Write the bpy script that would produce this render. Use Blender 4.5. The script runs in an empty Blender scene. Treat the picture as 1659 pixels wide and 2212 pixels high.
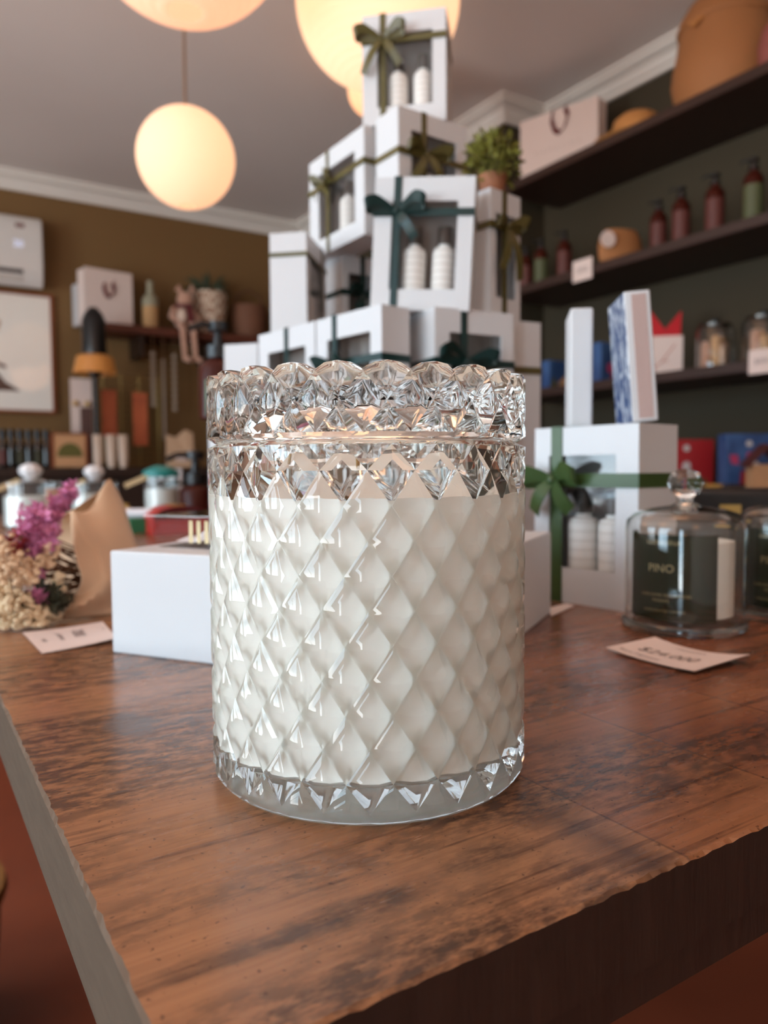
import bpy, math, random
from mathutils import Vector, Matrix
random.seed(7)
SC = bpy.context.scene
COL = SC.collection
rad = math.radians

# ---------------------------------------------------------------- camera
T = 0.90                 # height of the table top
EYE = 0.1136             # camera height above the table top
FPX = 1640.0             # focal length for a frame 1659 wide
CAM = Vector((0, 0, T + EYE))
AZ, PITCH, ROLL = rad(32.5), rad(3.17), rad(0.4)
_F = Vector((math.sin(AZ) * math.cos(PITCH), math.cos(AZ) * math.cos(PITCH), -math.sin(PITCH)))
_R0 = Vector((math.cos(AZ), -math.sin(AZ), 0))
_U0 = _R0.cross(_F)
_R = _R0 * math.cos(ROLL) - _U0 * math.sin(ROLL)
_U = _U0 * math.cos(ROLL) + _R0 * math.sin(ROLL)

def ray(px, py):
    return _F + _R * ((px - 829.5) / FPX) + _U * (-(py - 1106) / FPX)
def at(px, py, d):
    return CAM + ray(px, py) * d
def on_z(px, py, z):
    r = ray(px, py); return CAM + r * ((z - CAM.z) / r.z)
def on_x(px, py, x):
    r = ray(px, py); return CAM + r * ((x - CAM.x) / r.x)
def on_y(px, py, y):
    r = ray(px, py); return CAM + r * ((y - CAM.y) / r.y)
def proj(p):
    v = p - CAM; d = v.dot(_F)
    return 829.5 + FPX * v.dot(_R) / d, 1106 - FPX * v.dot(_U) / d, d
def azv(deg):
    a = AZ + rad(deg); return Vector((math.sin(a), math.cos(a), 0))
def reach(p, u, px):          # distance along u from p until the picture column px
    lo, hi = 0.0, 1.5
    s0 = proj(p)[0] < px
    for _ in range(50):
        m = (lo + hi) / 2
        if (proj(p + u * m)[0] < px) == s0: lo = m
        else: hi = m
    return lo

cd = bpy.data.cameras.new('camera'); cam = bpy.data.objects.new('camera', cd); COL.objects.link(cam)
M = Matrix((_R, _U, -_F)).transposed().to_4x4(); M.translation = CAM
cam.matrix_world = M
cd.sensor_fit = 'VERTICAL'; cd.sensor_height = 36.0; cd.lens = FPX / 2212 * 36.0
cd.clip_start = 0.01; cd.clip_end = 50
cd.dof.use_dof = True; cd.dof.focus_distance = 0.245; cd.dof.aperture_fstop = 11.0
SC.camera = cam

# ---------------------------------------------------------------- materials
def lin(c):
    out = []
    for x in c[:3]:
        x /= 255.0
        out.append(x / 12.92 if x <= 0.04045 else ((x + 0.055) / 1.055) ** 2.4)
    return tuple(out) + (1.0,)
def _nt(name):
    m = bpy.data.materials.new(name); m.use_nodes = True
    nt = m.node_tree; nt.nodes.clear()
    o = nt.nodes.new('ShaderNodeOutputMaterial'); return m, nt, o
def mat(name, rgb, rough=0.6, metal=0.0, vary=0.12, scale=60, stretch=(1, 1, 1), bump=0.0, spec=0.5, sss=0.0, coat=0.0, emis=0.0, sheen=0.0):
    m, nt, o = _nt(name); N = nt.nodes.new; L = nt.links.new
    p = N('ShaderNodeBsdfPrincipled')
    tc = N('ShaderNodeTexCoord'); mp = N('ShaderNodeMapping'); mp.inputs['Scale'].default_value = stretch
    nz = N('ShaderNodeTexNoise'); nz.inputs['Scale'].default_value = scale; nz.inputs['Detail'].default_value = 4
    L(tc.outputs['Object'], mp.inputs['Vector']); L(mp.outputs['Vector'], nz.inputs['Vector'])
    c = lin(rgb); mx = N('ShaderNodeMix'); mx.data_type = 'RGBA'
    mx.inputs[6].default_value = tuple(v * (1 - vary) for v in c[:3]) + (1,)
    mx.inputs[7].default_value = tuple(min(1, v * (1 + vary)) for v in c[:3]) + (1,)
    L(nz.outputs['Fac'], mx.inputs[0]); L(mx.outputs[2], p.inputs['Base Color'])
    p.inputs['Roughness'].default_value = rough; p.inputs['Metallic'].default_value = metal
    p.inputs['Specular IOR Level'].default_value = spec
    p.inputs['Coat Weight'].default_value = coat
    if sheen: p.inputs['Sheen Weight'].default_value = sheen
    if sss:
        p.inputs['Subsurface Weight'].default_value = sss
        p.inputs['Subsurface Radius'].default_value = (0.012, 0.009, 0.006)
        p.inputs['Subsurface Scale'].default_value = 0.5
    if emis:
        L(mx.outputs[2], p.inputs['Emission Color']); p.inputs['Emission Strength'].default_value = emis
    if bump:
        b = N('ShaderNodeBump'); b.inputs['Strength'].default_value = bump; b.inputs['Distance'].default_value = 0.002
        L(nz.outputs['Fac'], b.inputs['Height']); L(b.outputs['Normal'], p.inputs['Normal'])
    L(p.outputs[0], o.inputs['Surface']); return m
def glass_mat(name, tint=(1, 1, 1, 1), ior=1.5, rough=0.0):
    m, nt, o = _nt(name); N = nt.nodes.new; L = nt.links.new
    g = N('ShaderNodeBsdfGlass'); g.inputs['Color'].default_value = tint; g.inputs['IOR'].default_value = ior
    g.inputs['Roughness'].default_value = rough
    L(g.outputs[0], o.inputs['Surface']); return m
def film_mat(name, tint=(1, 1, 1, 1), refl=1.0, rough=0.03):
    m, nt, o = _nt(name); N = nt.nodes.new; L = nt.links.new
    t = N('ShaderNodeBsdfTransparent'); t.inputs['Color'].default_value = tint
    g = N('ShaderNodeBsdfGlossy'); g.inputs['Roughness'].default_value = rough
    fr = N('ShaderNodeFresnel'); gm = N('ShaderNodeNewGeometry'); mr = N('ShaderNodeMapRange')
    mr.inputs['To Min'].default_value = 1.45; mr.inputs['To Max'].default_value = 1 / 1.45      # same reflection from both sides of a thin pane
    L(gm.outputs['Backfacing'], mr.inputs['Value']); L(mr.outputs[0], fr.inputs['IOR'])
    mu = N('ShaderNodeMath'); mu.operation = 'MULTIPLY'; mu.inputs[1].default_value = refl
    mx = N('ShaderNodeMixShader')
    L(fr.outputs[0], mu.inputs[0]); L(mu.outputs[0], mx.inputs[0]); L(t.outputs[0], mx.inputs[1]); L(g.outputs[0], mx.inputs[2])
    L(mx.outputs[0], o.inputs['Surface']); return m
def paper_lamp_mat(name, rgb, strength, base):
    m, nt, o = _nt(name); N = nt.nodes.new; L = nt.links.new
    d = N('ShaderNodeBsdfDiffuse'); d.inputs['Color'].default_value = lin(base)
    tr = N('ShaderNodeBsdfTranslucent'); tr.inputs['Color'].default_value = lin(base)
    mx = N('ShaderNodeMixShader'); mx.inputs[0].default_value = 0.45
    e = N('ShaderNodeEmission'); e.inputs['Color'].default_value = (rgb[0], rgb[1], rgb[2], 1); e.inputs['Strength'].default_value = strength
    ad = N('ShaderNodeAddShader')
    L(d.outputs[0], mx.inputs[1]); L(tr.outputs[0], mx.inputs[2]); L(mx.outputs[0], ad.inputs[0]); L(e.outputs[0], ad.inputs[1])
    L(ad.outputs[0], o.inputs['Surface']); return m

def wood_top_mat():
    m, nt, o = _nt('varnished_block_wood'); N = nt.nodes.new; L = nt.links.new
    tc = N('ShaderNodeTexCoord'); sp = N('ShaderNodeSeparateXYZ'); L(tc.outputs['Object'], sp.inputs[0])
    def math_(op, a=None, b=None, c=None):
        n = N('ShaderNodeMath'); n.operation = op
        for i, v in enumerate((a, b, c)):
            if v is None: continue
            if isinstance(v, (int, float)): n.inputs[i].default_value = v
            else: L(v, n.inputs[i])
        return n.outputs[0]
    def noise(scale, st, detail=4, rough=.55, dist=0.0, off=(0, 0, 0)):
        mp = N('ShaderNodeMapping'); mp.inputs['Scale'].default_value = st; mp.inputs['Location'].default_value = off
        L(tc.outputs['Object'], mp.inputs['Vector'])
        n = N('ShaderNodeTexNoise'); n.inputs['Scale'].default_value = scale; n.inputs['Detail'].default_value = detail
        n.inputs['Roughness'].default_value = rough; n.inputs['Distortion'].default_value = dist
        L(mp.outputs[0], n.inputs['Vector']); return n.outputs['Fac']
    def ramp(x, pts):
        r = N('ShaderNodeValToRGB'); e = r.color_ramp.elements
        e[0].position, e[0].color = pts[0][0], pts[0][1]; e[1].position, e[1].color = pts[-1][0], pts[-1][1]
        for q, c in pts[1:-1]:
            k = e.new(q); k.color = c
        L(x, r.inputs[0]); return r.outputs[0]
    g = lambda v: (v, v, v, 1)
    def mix(fac, a, b, mode='MIX'):
        x = N('ShaderNodeMix'); x.data_type = 'RGBA'; x.blend_type = mode
        for i, v in ((0, fac), (6, a), (7, b)):
            if isinstance(v, (int, float, tuple)): x.inputs[i].default_value = v
            else: L(v, x.inputs[i])
        return x.outputs[2]
    # planks run along Y, 73 mm wide; each has its own tint
    pl = math_('DIVIDE', math_('SUBTRACT', math_('MAXIMUM', sp.outputs[0], .15), 0.044), 0.0731)
    idx = math_('FLOOR', pl); fr = math_('SUBTRACT', pl, idx)
    wn = N('ShaderNodeTexWhiteNoise'); wn.noise_dimensions = '1D'; L(math_('ADD', idx, 11.0), wn.inputs['W'])
    tone = math_('ADD', math_('MINIMUM', math_('MULTIPLY', math_('SUBTRACT', idx, 1.0), .38), .8), math_('MULTIPLY', wn.outputs['Value'], .2))
    tint = ramp(tone, [(0, lin((160, 114, 80))), (.5, lin((140, 90, 60))), (1, lin((118, 66, 46)))])
    cloud = noise(9, (1, 1.6, 1), 5)
    base = mix(math_('MULTIPLY', ramp(cloud, [(.3, g(0)), (.7, g(1))]), .6), tint, lin((174, 117, 78)))
    # fine grain across the planks (along X)
    grain = noise(16, (1.2, 30, 4), 6, .6, .5)
    base = mix(math_('MULTIPLY', ramp(grain, [(.38, g(1)), (.56, g(0))]),   .2), base, lin((84, 50, 36)))
    # dark smoky patches and saw marks
    patch = noise(5.0, (1.0, 3.2, 1), 4, .55, .2, (.35, .1, 0))
    broken = noise(160, (.5, 1.2, 1), 3, .7)
    pm = math_('MULTIPLY', ramp(patch, [(.45, g(0)), (.60, g(1))]), ramp(broken, [(.38, g(.12)), (.58, g(1))]))
    base = mix(math_('MULTIPLY', pm, .8), base, lin((54, 37, 30)))
    marks = noise(7, (1.0, 30, 1), 2, .5, .0, (0, .3, 0))
    mb = noise(220, (.4, 1, 1), 2, .6)
    mk = math_('MULTIPLY', ramp(marks, [(.60, g(0)), (.66, g(1))]), ramp(mb, [(.3, g(.3)), (.55, g(1))]))
    base = mix(math_('MULTIPLY', mk, .62), base, lin((62, 33, 22)))
    # specks
    sk = noise(420, (1, 1, 1), 2, .5)
    base = mix(math_('MULTIPLY', ramp(sk, [(.66, g(0)), (.72, g(1))]), .6), base, lin((50, 28, 20)))
    # joints between planks
    ed = math_('MINIMUM', fr, math_('SUBTRACT', 1.0, fr))
    jl = ramp(ed, [(0, g(1)), (.012, g(0))])
    base = mix(math_('MULTIPLY', jl, .6), base, lin((44, 24, 17)))
    # dark band beside one joint, near the front edge
    bx = math_('ABSOLUTE', math_('SUBTRACT', sp.outputs[0], .178))
    bm_ = math_('MULTIPLY', ramp(bx, [(.0, g(1)), (.014, g(0))]), ramp(sp.outputs[1], [(.14, g(1)), (.26, g(0))]))
    base = mix(math_('MULTIPLY', bm_, .7), base, lin((45, 25, 20)))
    # smoky stains left in the front part of the board
    for (qx, qy, lx, ly, am) in ((800, 1958, .040, .0075, .8), (560, 2040, .045, .006, .6), (1060, 1850, .020, .009, .7), (300, 1880, .03, .004, .45), (1000, 2040, .03, .005, .55)):
        q_ = on_z(qx, qy, T)
        ux = math_('DIVIDE', math_('SUBTRACT', sp.outputs[0], q_.x), lx); uy = math_('DIVIDE', math_('SUBTRACT', sp.outputs[1], q_.y), ly)
        rr = math_('ADD', math_('SQRT', math_('ADD', math_('MULTIPLY', ux, ux), math_('MULTIPLY', uy, uy))), math_('MULTIPLY', math_('SUBTRACT', noise(60, (.5, 1.4, 1), 4), .5), 1.1))
        mk_ = math_('MULTIPLY', ramp(rr, [(.35, g(1)), (1.05, g(0))]), ramp(broken, [(.36, g(.3)), (.58, g(1))]))
        base = mix(math_('MULTIPLY', mk_, am), base, lin((62, 42, 34)))
    # old water stain
    st = on_z(283, 1566, T)
    dx = math_('SUBTRACT', sp.outputs[0], st.x); dy = math_('SUBTRACT', sp.outputs[1], st.y)
    rr = math_('SQRT', math_('ADD', math_('MULTIPLY', dx, dx), math_('MULTIPLY', math_('MULTIPLY', dy, .30), dy)))
    rr = math_('ADD', rr, math_('MULTIPLY', math_('SUBTRACT', noise(90, (1, .5, 1), 3), .5), .014))
    base = mix(math_('MULTIPLY', ramp(rr, [(.0085, g(1)), (.0115, g(0))]), .75), base, lin((88, 76, 72)))
    p = N('ShaderNodeBsdfPrincipled'); L(base, p.inputs['Base Color'])
    rn = ramp(noise(14, (1, 4, 1), 4), [(.3, g(.17)), (.75, g(.34))]); L(rn, p.inputs['Roughness'])
    p.inputs['Specular IOR Level'].default_value = .45
    b = N('ShaderNodeBump'); b.inputs['Strength'].default_value = .25; b.inputs['Distance'].default_value = .0006
    L(grain, b.inputs['Height']); L(b.outputs[0], p.inputs['Normal'])
    L(p.outputs[0], o.inputs['Surface']); return m

def patterned(name, base, c2, scale, mode='voronoi', lo=.3, hi=.5, rough=.6, stretch=(1, 1, 1), dist=0.0):
    m, nt, o = _nt(name); N = nt.nodes.new; L = nt.links.new
    tc = N('ShaderNodeTexCoord'); mp = N('ShaderNodeMapping'); mp.inputs['Scale'].default_value = stretch
    L(tc.outputs['Object'], mp.inputs[0])
    if mode == 'voronoi':
        t = N('ShaderNodeTexVoronoi'); t.inputs['Scale'].default_value = scale; out = t.outputs['Distance']
    elif mode == 'wave':
        t = N('ShaderNodeTexWave'); t.inputs['Scale'].default_value = scale; t.inputs['Distortion'].default_value = dist
        t.inputs['Detail'].default_value = 3; t.bands_direction = 'Z'; out = t.outputs['Fac']
    elif mode == 'edge':
        t = N('ShaderNodeTexVoronoi'); t.feature = 'DISTANCE_TO_EDGE'; t.inputs['Scale'].default_value = scale; out = t.outputs['Distance']
    elif mode == 'brick':
        cx = N('ShaderNodeSeparateXYZ'); cy_ = N('ShaderNodeCombineXYZ'); L(mp.outputs[0], cx.inputs[0])
        L(cx.outputs[0], cy_.inputs[0]); L(cx.outputs[2], cy_.inputs[1])
        t = N('ShaderNodeTexBrick'); t.inputs['Scale'].default_value = 420; t.inputs['Mortar Size'].default_value = .09
        t.inputs['Color1'].default_value = (0, 0, 0, 1); t.inputs['Color2'].default_value = (0, 0, 0, 1); t.inputs['Mortar'].default_value = (1, 1, 1, 1); out = t.outputs['Color']
    elif mode == 'check':
        t = N('ShaderNodeTexChecker'); t.inputs['Scale'].default_value = scale; out = t.outputs['Fac']
    else:
        t = N('ShaderNodeTexNoise'); t.inputs['Scale'].default_value = scale; t.inputs['Detail'].default_value = 5
        t.inputs['Distortion'].default_value = dist; out = t.outputs['Fac']
    L(cy_.outputs[0] if mode == 'brick' else mp.outputs[0], t.inputs['Vector'])
    r = N('ShaderNodeValToRGB'); e = r.color_ramp.elements
    e[0].position, e[0].color, e[1].position, e[1].color = lo, lin(base), hi, lin(c2)
    L(out, r.inputs[0])
    p = N('ShaderNodeBsdfPrincipled'); p.inputs['Roughness'].default_value = rough
    L(r.outputs[0], p.inputs['Base Color']); L(p.outputs[0], o.inputs['Surface']); return m

K = {}
K['glass'] = glass_mat('clear_crystal_glass', (.985, .99, .985, 1))
K['thin_glass'] = film_mat('thin_clear_glass', (.97, .98, .98, 1), 1.6, 0.0)
K['film'] = film_mat('clear_plastic_film', (.985, .985, .985, 1), 1.2, .08)
K['film_soft'] = film_mat('tumbler_glass', (.99, .99, .99, 1), .8, 0.0)
K['pane_clear'] = film_mat('picture_glass', (.997, .997, .997, 1), .9, .02)
K['wax'] = mat('ivory_wax', (234, 232, 224), .5, vary=.01, scale=20)
K['white'] = mat('white_card', (206, 207, 209), .55, vary=.02, scale=30)
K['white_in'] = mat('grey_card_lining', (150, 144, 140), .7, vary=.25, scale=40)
K['teal'] = mat('dark_teal_satin', (7, 44, 42), .34, vary=.3, scale=30)
K['olive'] = mat('olive_satin', (84, 76, 36), .38, vary=.3, scale=30)
K['green'] = mat('moss_green_satin', (58, 80, 40), .36, vary=.3, scale=30)
K['wood'] = wood_top_mat()
K['wood_edge'] = mat('shaded_board_edge', (46, 30, 22), .5, vary=.45, scale=25, stretch=(6, 6, .8), bump=.3)  # same wood as the top, with the unlit front's shade put into its colour
K['wood_end'] = mat('weathered_grey_end_board', (90, 76, 63), .85, vary=.22, scale=30, spec=.15, stretch=(1, 1.5, 9), bump=.25)
K['wood_pale'] = mat('pale_edge_strip', (104, 86, 70), .85, vary=.2, scale=40, stretch=(1, 1.5, 9))
K['shelf'] = mat('dark_brown_shelf_wood', (52, 31, 23), .5, vary=.35, scale=12, stretch=(8, 1, 8))
K['shelf_b'] = mat('reddish_brown_shelf_wood', (92, 44, 28), .5, vary=.3, scale=12, stretch=(1, 8, 8))
K['floor'] = patterned('terracotta_floor', (132, 62, 38), (150, 74, 46), 3, 'noise', .3, .7, .45)
K['ceil'] = mat('white_ceiling_paint', (238, 232, 228), .85, vary=.02, scale=4)
K['trim'] = mat('white_cornice_paint', (226, 222, 216), .6, vary=.02, scale=10)
K['olive_wall'] = mat('olive_brown_wall_paint', (118, 88, 50), .8, vary=.06, scale=3)
K['dark_wall'] = mat('dark_olive_wall_paint', (58, 50, 33), .8, vary=.06, scale=3)
K['cream_wall'] = mat('cream_wall_paint', (226, 216, 204), .85, vary=.03, scale=3)
K['black'] = mat('black_plastic', (18, 17, 18), .35, vary=.1)
K['plastic'] = mat('white_plastic', (214, 210, 206), .28, vary=.02)
K['grey_plastic'] = mat('grey_vent_plastic', (78, 70, 68), .5, vary=.05)
K['frame'] = mat('copper_brown_frame_wood', (128, 66, 36), .4, vary=.2, scale=30)
K['mount'] = mat('pale_mount_card', (244, 240, 232), .5, vary=.03)
K['kraft'] = mat('kraft_paper', (204, 170, 138), .7, vary=.10, scale=25, bump=.15)
K['pink'] = mat('dried_pink_statice', (214, 132, 172), .8, vary=.35, scale=90)
K['maroon'] = mat('dried_red_petals', (150, 40, 44), .8, vary=.3, scale=90)
K['cream'] = mat('dried_cream_blossom', (224, 190, 154), .8, vary=.2, scale=90)
K['stem'] = mat('dried_stem', (110, 70, 42), .8, vary=.3, scale=60)
K['leafdark'] = mat('dark_dried_leaf', (58, 56, 36), .7, vary=.3)
K['frost'] = mat('frosted_crystal', (222, 222, 224), .25, vary=.15, scale=60)
K['card'] = mat('off_white_card', (226, 208, 200), .6, vary=.015, scale=20)
K['ink'] = mat('grey_ink', (140, 124, 120), .7, vary=.1)
K['label_green'] = mat('dark_green_label_paper', (24, 34, 20), .85, vary=.08, scale=20, spec=.1)
K['gold_ink'] = mat('gold_foil_ink', (206, 186, 140), .45, vary=.1)
K['bottle_white'] = patterned('white_bottle_with_print_lines', (244, 241, 236), (222, 217, 210), 40, 'wave', .8, .97, .6)
K['bottle_cap'] = mat('dark_bottle_cap', (60, 54, 50), .35, vary=.1)
K['amber'] = mat('amber_bottle', (62, 22, 14), .3, vary=.2, spec=.2)
K['brown_label'] = mat('red_brown_label', (88, 42, 36), .55, vary=.15)
K['green_label'] = mat('sage_green_label', (78, 84, 54), .55, vary=.15)
K['straw'] = patterned('woven_straw', (176, 120, 72), (150, 96, 56), 60, 'wave', .3, .8, .75, (1, 1, 1.2), 1.0)
K['straw2'] = mat('tan_straw', (196, 136, 76), .75, vary=.2, scale=120)
K['pinkpot'] = mat('dusty_pink_fabric', (150, 84, 76), .7)
K['burgundy'] = mat('burgundy_satin', (98, 34, 40), .4, vary=.2)
K['leaf'] = mat('olive_green_leaf', (112, 110, 40), .6, vary=.35, scale=40)
K['leaf_dark'] = mat('dark_green_leaf', (48, 58, 36), .6, vary=.3, scale=40)
K['pot'] = mat('terracotta_pot', (150, 96, 66), .7)
K['bluebox'] = patterned('blue_printed_card', (44, 74, 122), (64, 100, 150), 14, 'noise', .4, .65, .5)
K['redbox'] = mat('red_printed_card', (164, 30, 36), .45, vary=.12, scale=20)
K['red'] = mat('red_lacquer', (176, 34, 32), .35, vary=.12, scale=20)
K['darkred'] = mat('dark_red_lacquer', (84, 22, 26), .4, vary=.12)
K['redtissue'] = mat('red_tissue', (190, 22, 34), .7, vary=.15)
K['snow'] = mat('white_print', (204, 198, 196), .6, vary=.1)
K['pinkprint'] = mat('pink_print', (186, 60, 100), .6, vary=.1)
K['gold'] = mat('brass_gold', (196, 158, 84), .35, metal=.6, vary=.15)
K['teal_lid'] = mat('turquoise_lid', (24, 128, 124), .4, vary=.15)
K['matchblue'] = patterned('blue_card_with_white_drawing', (40, 68, 112), (196, 204, 214), 70, 'noise', .48, .58, .45, (1, 1, .45), 3.0)
K['striker'] = patterned('brick_pattern_striker', (128, 78, 80), (190, 168, 160), 1.0, 'brick', .4, .6, .7)
K['rug'] = mat('wicker_gold', (150, 98, 48), .6, vary=.4, scale=80)
K['orange'] = patterned('orange_printed_card', (190, 96, 58), (120, 52, 38), 9, 'noise', .5, .75, .6)
K['tan_box'] = mat('natural_wood_box', (196, 150, 108), .6, vary=.12, scale=20, stretch=(1, 1, 6))
K['treegreen'] = mat('olive_tree_print', (96, 92, 40), .6, vary=.15)
K['steel'] = mat('dull_metal_wire', (190, 160, 96), .4, metal=.8, vary=.1)
K['pearl'] = mat('grey_beads', (158, 144, 128), .25, vary=.15, coat=.4)
K['dark_glass'] = mat('dark_bottle_glass', (24, 22, 20), .15, vary=.1, coat=.6)
K['lamp_amber'] = mat('amber_lamp_shade', (196, 128, 62), .5, vary=.15, emis=.12)
K['greenglass'] = mat('green_label_paper', (88, 118, 92), .5, vary=.1)
K['cream_tube'] = mat('cream_tube_plastic', (206, 184, 164), .4, vary=.05)
K['tissue'] = mat('white_tissue_paper', (232, 234, 240), .7, vary=.03)
K['plush'] = mat('beige_plush', (190, 146, 124), .9, vary=.15, scale=120, sheen=.4)
K['vase'] = patterned('white_lattice_on_tan_vase', (222, 206, 186), (150, 108, 80), 34, 'check', .4, .6, .7, (1, 1, 1))
K['cork'] = mat('cork', (186, 146, 100), .8, vary=.2)
K['darkwood'] = mat('very_dark_wood', (44, 28, 20), .45, vary=.3, scale=12, stretch=(1, 6, 6))
K['jar_in'] = mat('white_candle_wax', (222, 226, 222), .5, vary=.02)
K['cord'] = mat('brown_lamp_cord', (120, 92, 66), .7)
K['stick'] = mat('pale_wood_stick', (206, 182, 140), .7, vary=.1)
K['print_brown'] = mat('brown_print', (90, 56, 42), .6, vary=.2)
K['print_peach'] = mat('peach_print', (190, 160, 140), .6, vary=.1)

# ---------------------------------------------------------------- mesh builder
class MB:
    def __init__(s): s.v, s.f, s.mi, s.sm = [], [], [], []
    def add(s, vs, fs, mi=0, smooth=False, M=None):
        b = len(s.v)
        s.v += [tuple(M @ Vector(v)) if M is not None else tuple(v) for v in vs]
        for f in fs: s.f.append(tuple(b + i for i in f)); s.mi.append(mi); s.sm.append(smooth)
        return s
    def box(s, c, d, mi=0, M=None):
        x, y, z = d[0] / 2, d[1] / 2, d[2] / 2
        vs = [(c[0] + a * x, c[1] + b * y, c[2] + e * z) for a in (-1, 1) for b in (-1, 1) for e in (-1, 1)]
        return s.add(vs, [(0, 1, 3, 2), (4, 6, 7, 5), (0, 4, 5, 1), (2, 3, 7, 6), (0, 2, 6, 4), (1, 5, 7, 3)], mi, False, M)
    def lathe(s, prof, seg=32, c=(0, 0, 0), mi=0, smooth=True, M=None, closed=False):
        # prof: (r, z) from the bottom up; r = 0 closes with a point
        vs, fs, rings = [], [], []
        for r, z in prof:
            if r < 1e-7: rings.append([len(vs)]); vs.append((c[0], c[1], c[2] + z))
            else:
                rings.append(list(range(len(vs), len(vs) + seg)))
                vs += [(c[0] + r * math.cos(2 * math.pi * i / seg), c[1] + r * math.sin(2 * math.pi * i / seg), c[2] + z) for i in range(seg)]
        prs = list(zip(rings[:-1], rings[1:]))
        if closed: prs.append((rings[-1], rings[0]))
        for a, b in prs:
            for i in range(seg):
                j = (i + 1) % seg
                if len(a) == 1 and len(b) == 1: continue
                if len(a) == 1: fs.append((a[0], b[j], b[i]))
                elif len(b) == 1: fs.append((a[i], a[j], b[0]))
                else: fs.append((a[i], a[j], b[j], b[i]))
        return s.add(vs, fs, mi, smooth, M)
    def tube(s, pts, r, seg=8, mi=0, M=None):
        pts = [Vector(p) for p in pts]; vs, fs = [], []
        n = len(pts); up = Vector((.31, .17, .93))
        for i, p in enumerate(pts):
            t = (pts[min(i + 1, n - 1)] - pts[max(i - 1, 0)]).normalized()
            a = t.cross(up)
            if a.length < .05: a = t.cross(Vector((1, 0, 0)))
            a.normalize(); b = t.cross(a); rr = r[i] if isinstance(r, (list, tuple)) else r
            vs += [p + a * (rr * math.cos(2 * math.pi * k / seg)) + b * (rr * math.sin(2 * math.pi * k / seg)) for k in range(seg)]
        for i in range(n - 1):
            for k in range(seg):
                j = (k + 1) % seg
                fs.append((i * seg + k, i * seg + j, (i + 1) * seg + j, (i + 1) * seg + k))
        fs.append(tuple(range(seg))[::-1]); fs.append(tuple((n - 1) * seg + k for k in range(seg)))
        return s.add(vs, fs, mi, True, M)
    def strip(s, pts, wv, mi=0, th=.0005, M=None):
        # ribbon along pts with a half-width vector per point, given a small thickness
        vs, fs = [], []; n = len(pts); P = [Vector(p) for p in pts]
        for i, p in enumerate(P):
            t = (P[min(i + 1, n - 1)] - P[max(i - 1, 0)]).normalized(); w = Vector(wv[i] if isinstance(wv, list) else wv)
            nn = t.cross(w).normalized() * th
            vs += [p - w + nn, p + w + nn, p + w - nn, p - w - nn]
        for i in range(n - 1):
            for k in range(4):
                j = (k + 1) % 4
                fs.append((4 * i + k, 4 * i + j, 4 * i + 4 + j, 4 * i + 4 + k))
        fs += [(3, 2, 1, 0), (4 * n - 4, 4 * n - 3, 4 * n - 2, 4 * n - 1)]
        return s.add(vs, fs, mi, True, M)
    def sphere(s, c, r, seg=12, mi=0, sz=(1, 1, 1)):
        n = max(4, seg // 2)
        pr = [(0, -1)] + [(math.cos(-math.pi / 2 + math.pi * i / n), math.sin(-math.pi / 2 + math.pi * i / n)) for i in range(1, n)] + [(0, 1)]
        M = Matrix.Translation(Vector(c)) @ Matrix.Diagonal((r * sz[0], r * sz[1], r * sz[2], 1))
        return s.lathe(pr, seg, (0, 0, 0), mi, True, M)
    def disc(s, c, r, th, axis='y', seg=28, mi=0, rz=1.0):
        M = Matrix.Translation(Vector(c))
        if axis == 'y': M = M @ Matrix.Rotation(rad(90), 4, 'X')
        if axis == 'x': M = M @ Matrix.Rotation(rad(90), 4, 'Y')
        return s.lathe([(0, -th / 2), (r, -th / 2), (r, th / 2), (0, th / 2)], seg, (0, 0, 0), mi, False, M)
    def prism(s, poly, y0, y1, mi=0):     # polygon in x,z pushed along y
        n = len(poly); vs = [(x, y0, z) for x, z in poly] + [(x, y1, z) for x, z in poly]
        fs = [tuple(range(n)), tuple(range(2 * n - 1, n - 1, -1))] + [(i, i + n, (i + 1) % n + n, (i + 1) % n) for i in range(n)]
        return s.add(vs, fs, mi)
    def build(s, name, mats, parent=None, sharp=40, loc=None, rz=0):
        me = bpy.data.meshes.new(name); me.from_pydata(s.v, [], s.f)
        for m in (mats if isinstance(mats, (list, tuple)) else [mats]): me.materials.append(K[m] if isinstance(m, str) else m)
        me.polygons.foreach_set('material_index', s.mi); me.polygons.foreach_set('use_smooth', s.sm)
        me.update(); me.validate()
        if any(s.sm): me.set_sharp_from_angle(angle=rad(sharp))
        o = bpy.data.objects.new(name, me); COL.objects.link(o)
        if parent: o.parent = parent
        if loc is not None: o.location = loc; o.rotation_euler = (0, 0, rz)
        return o

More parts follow.
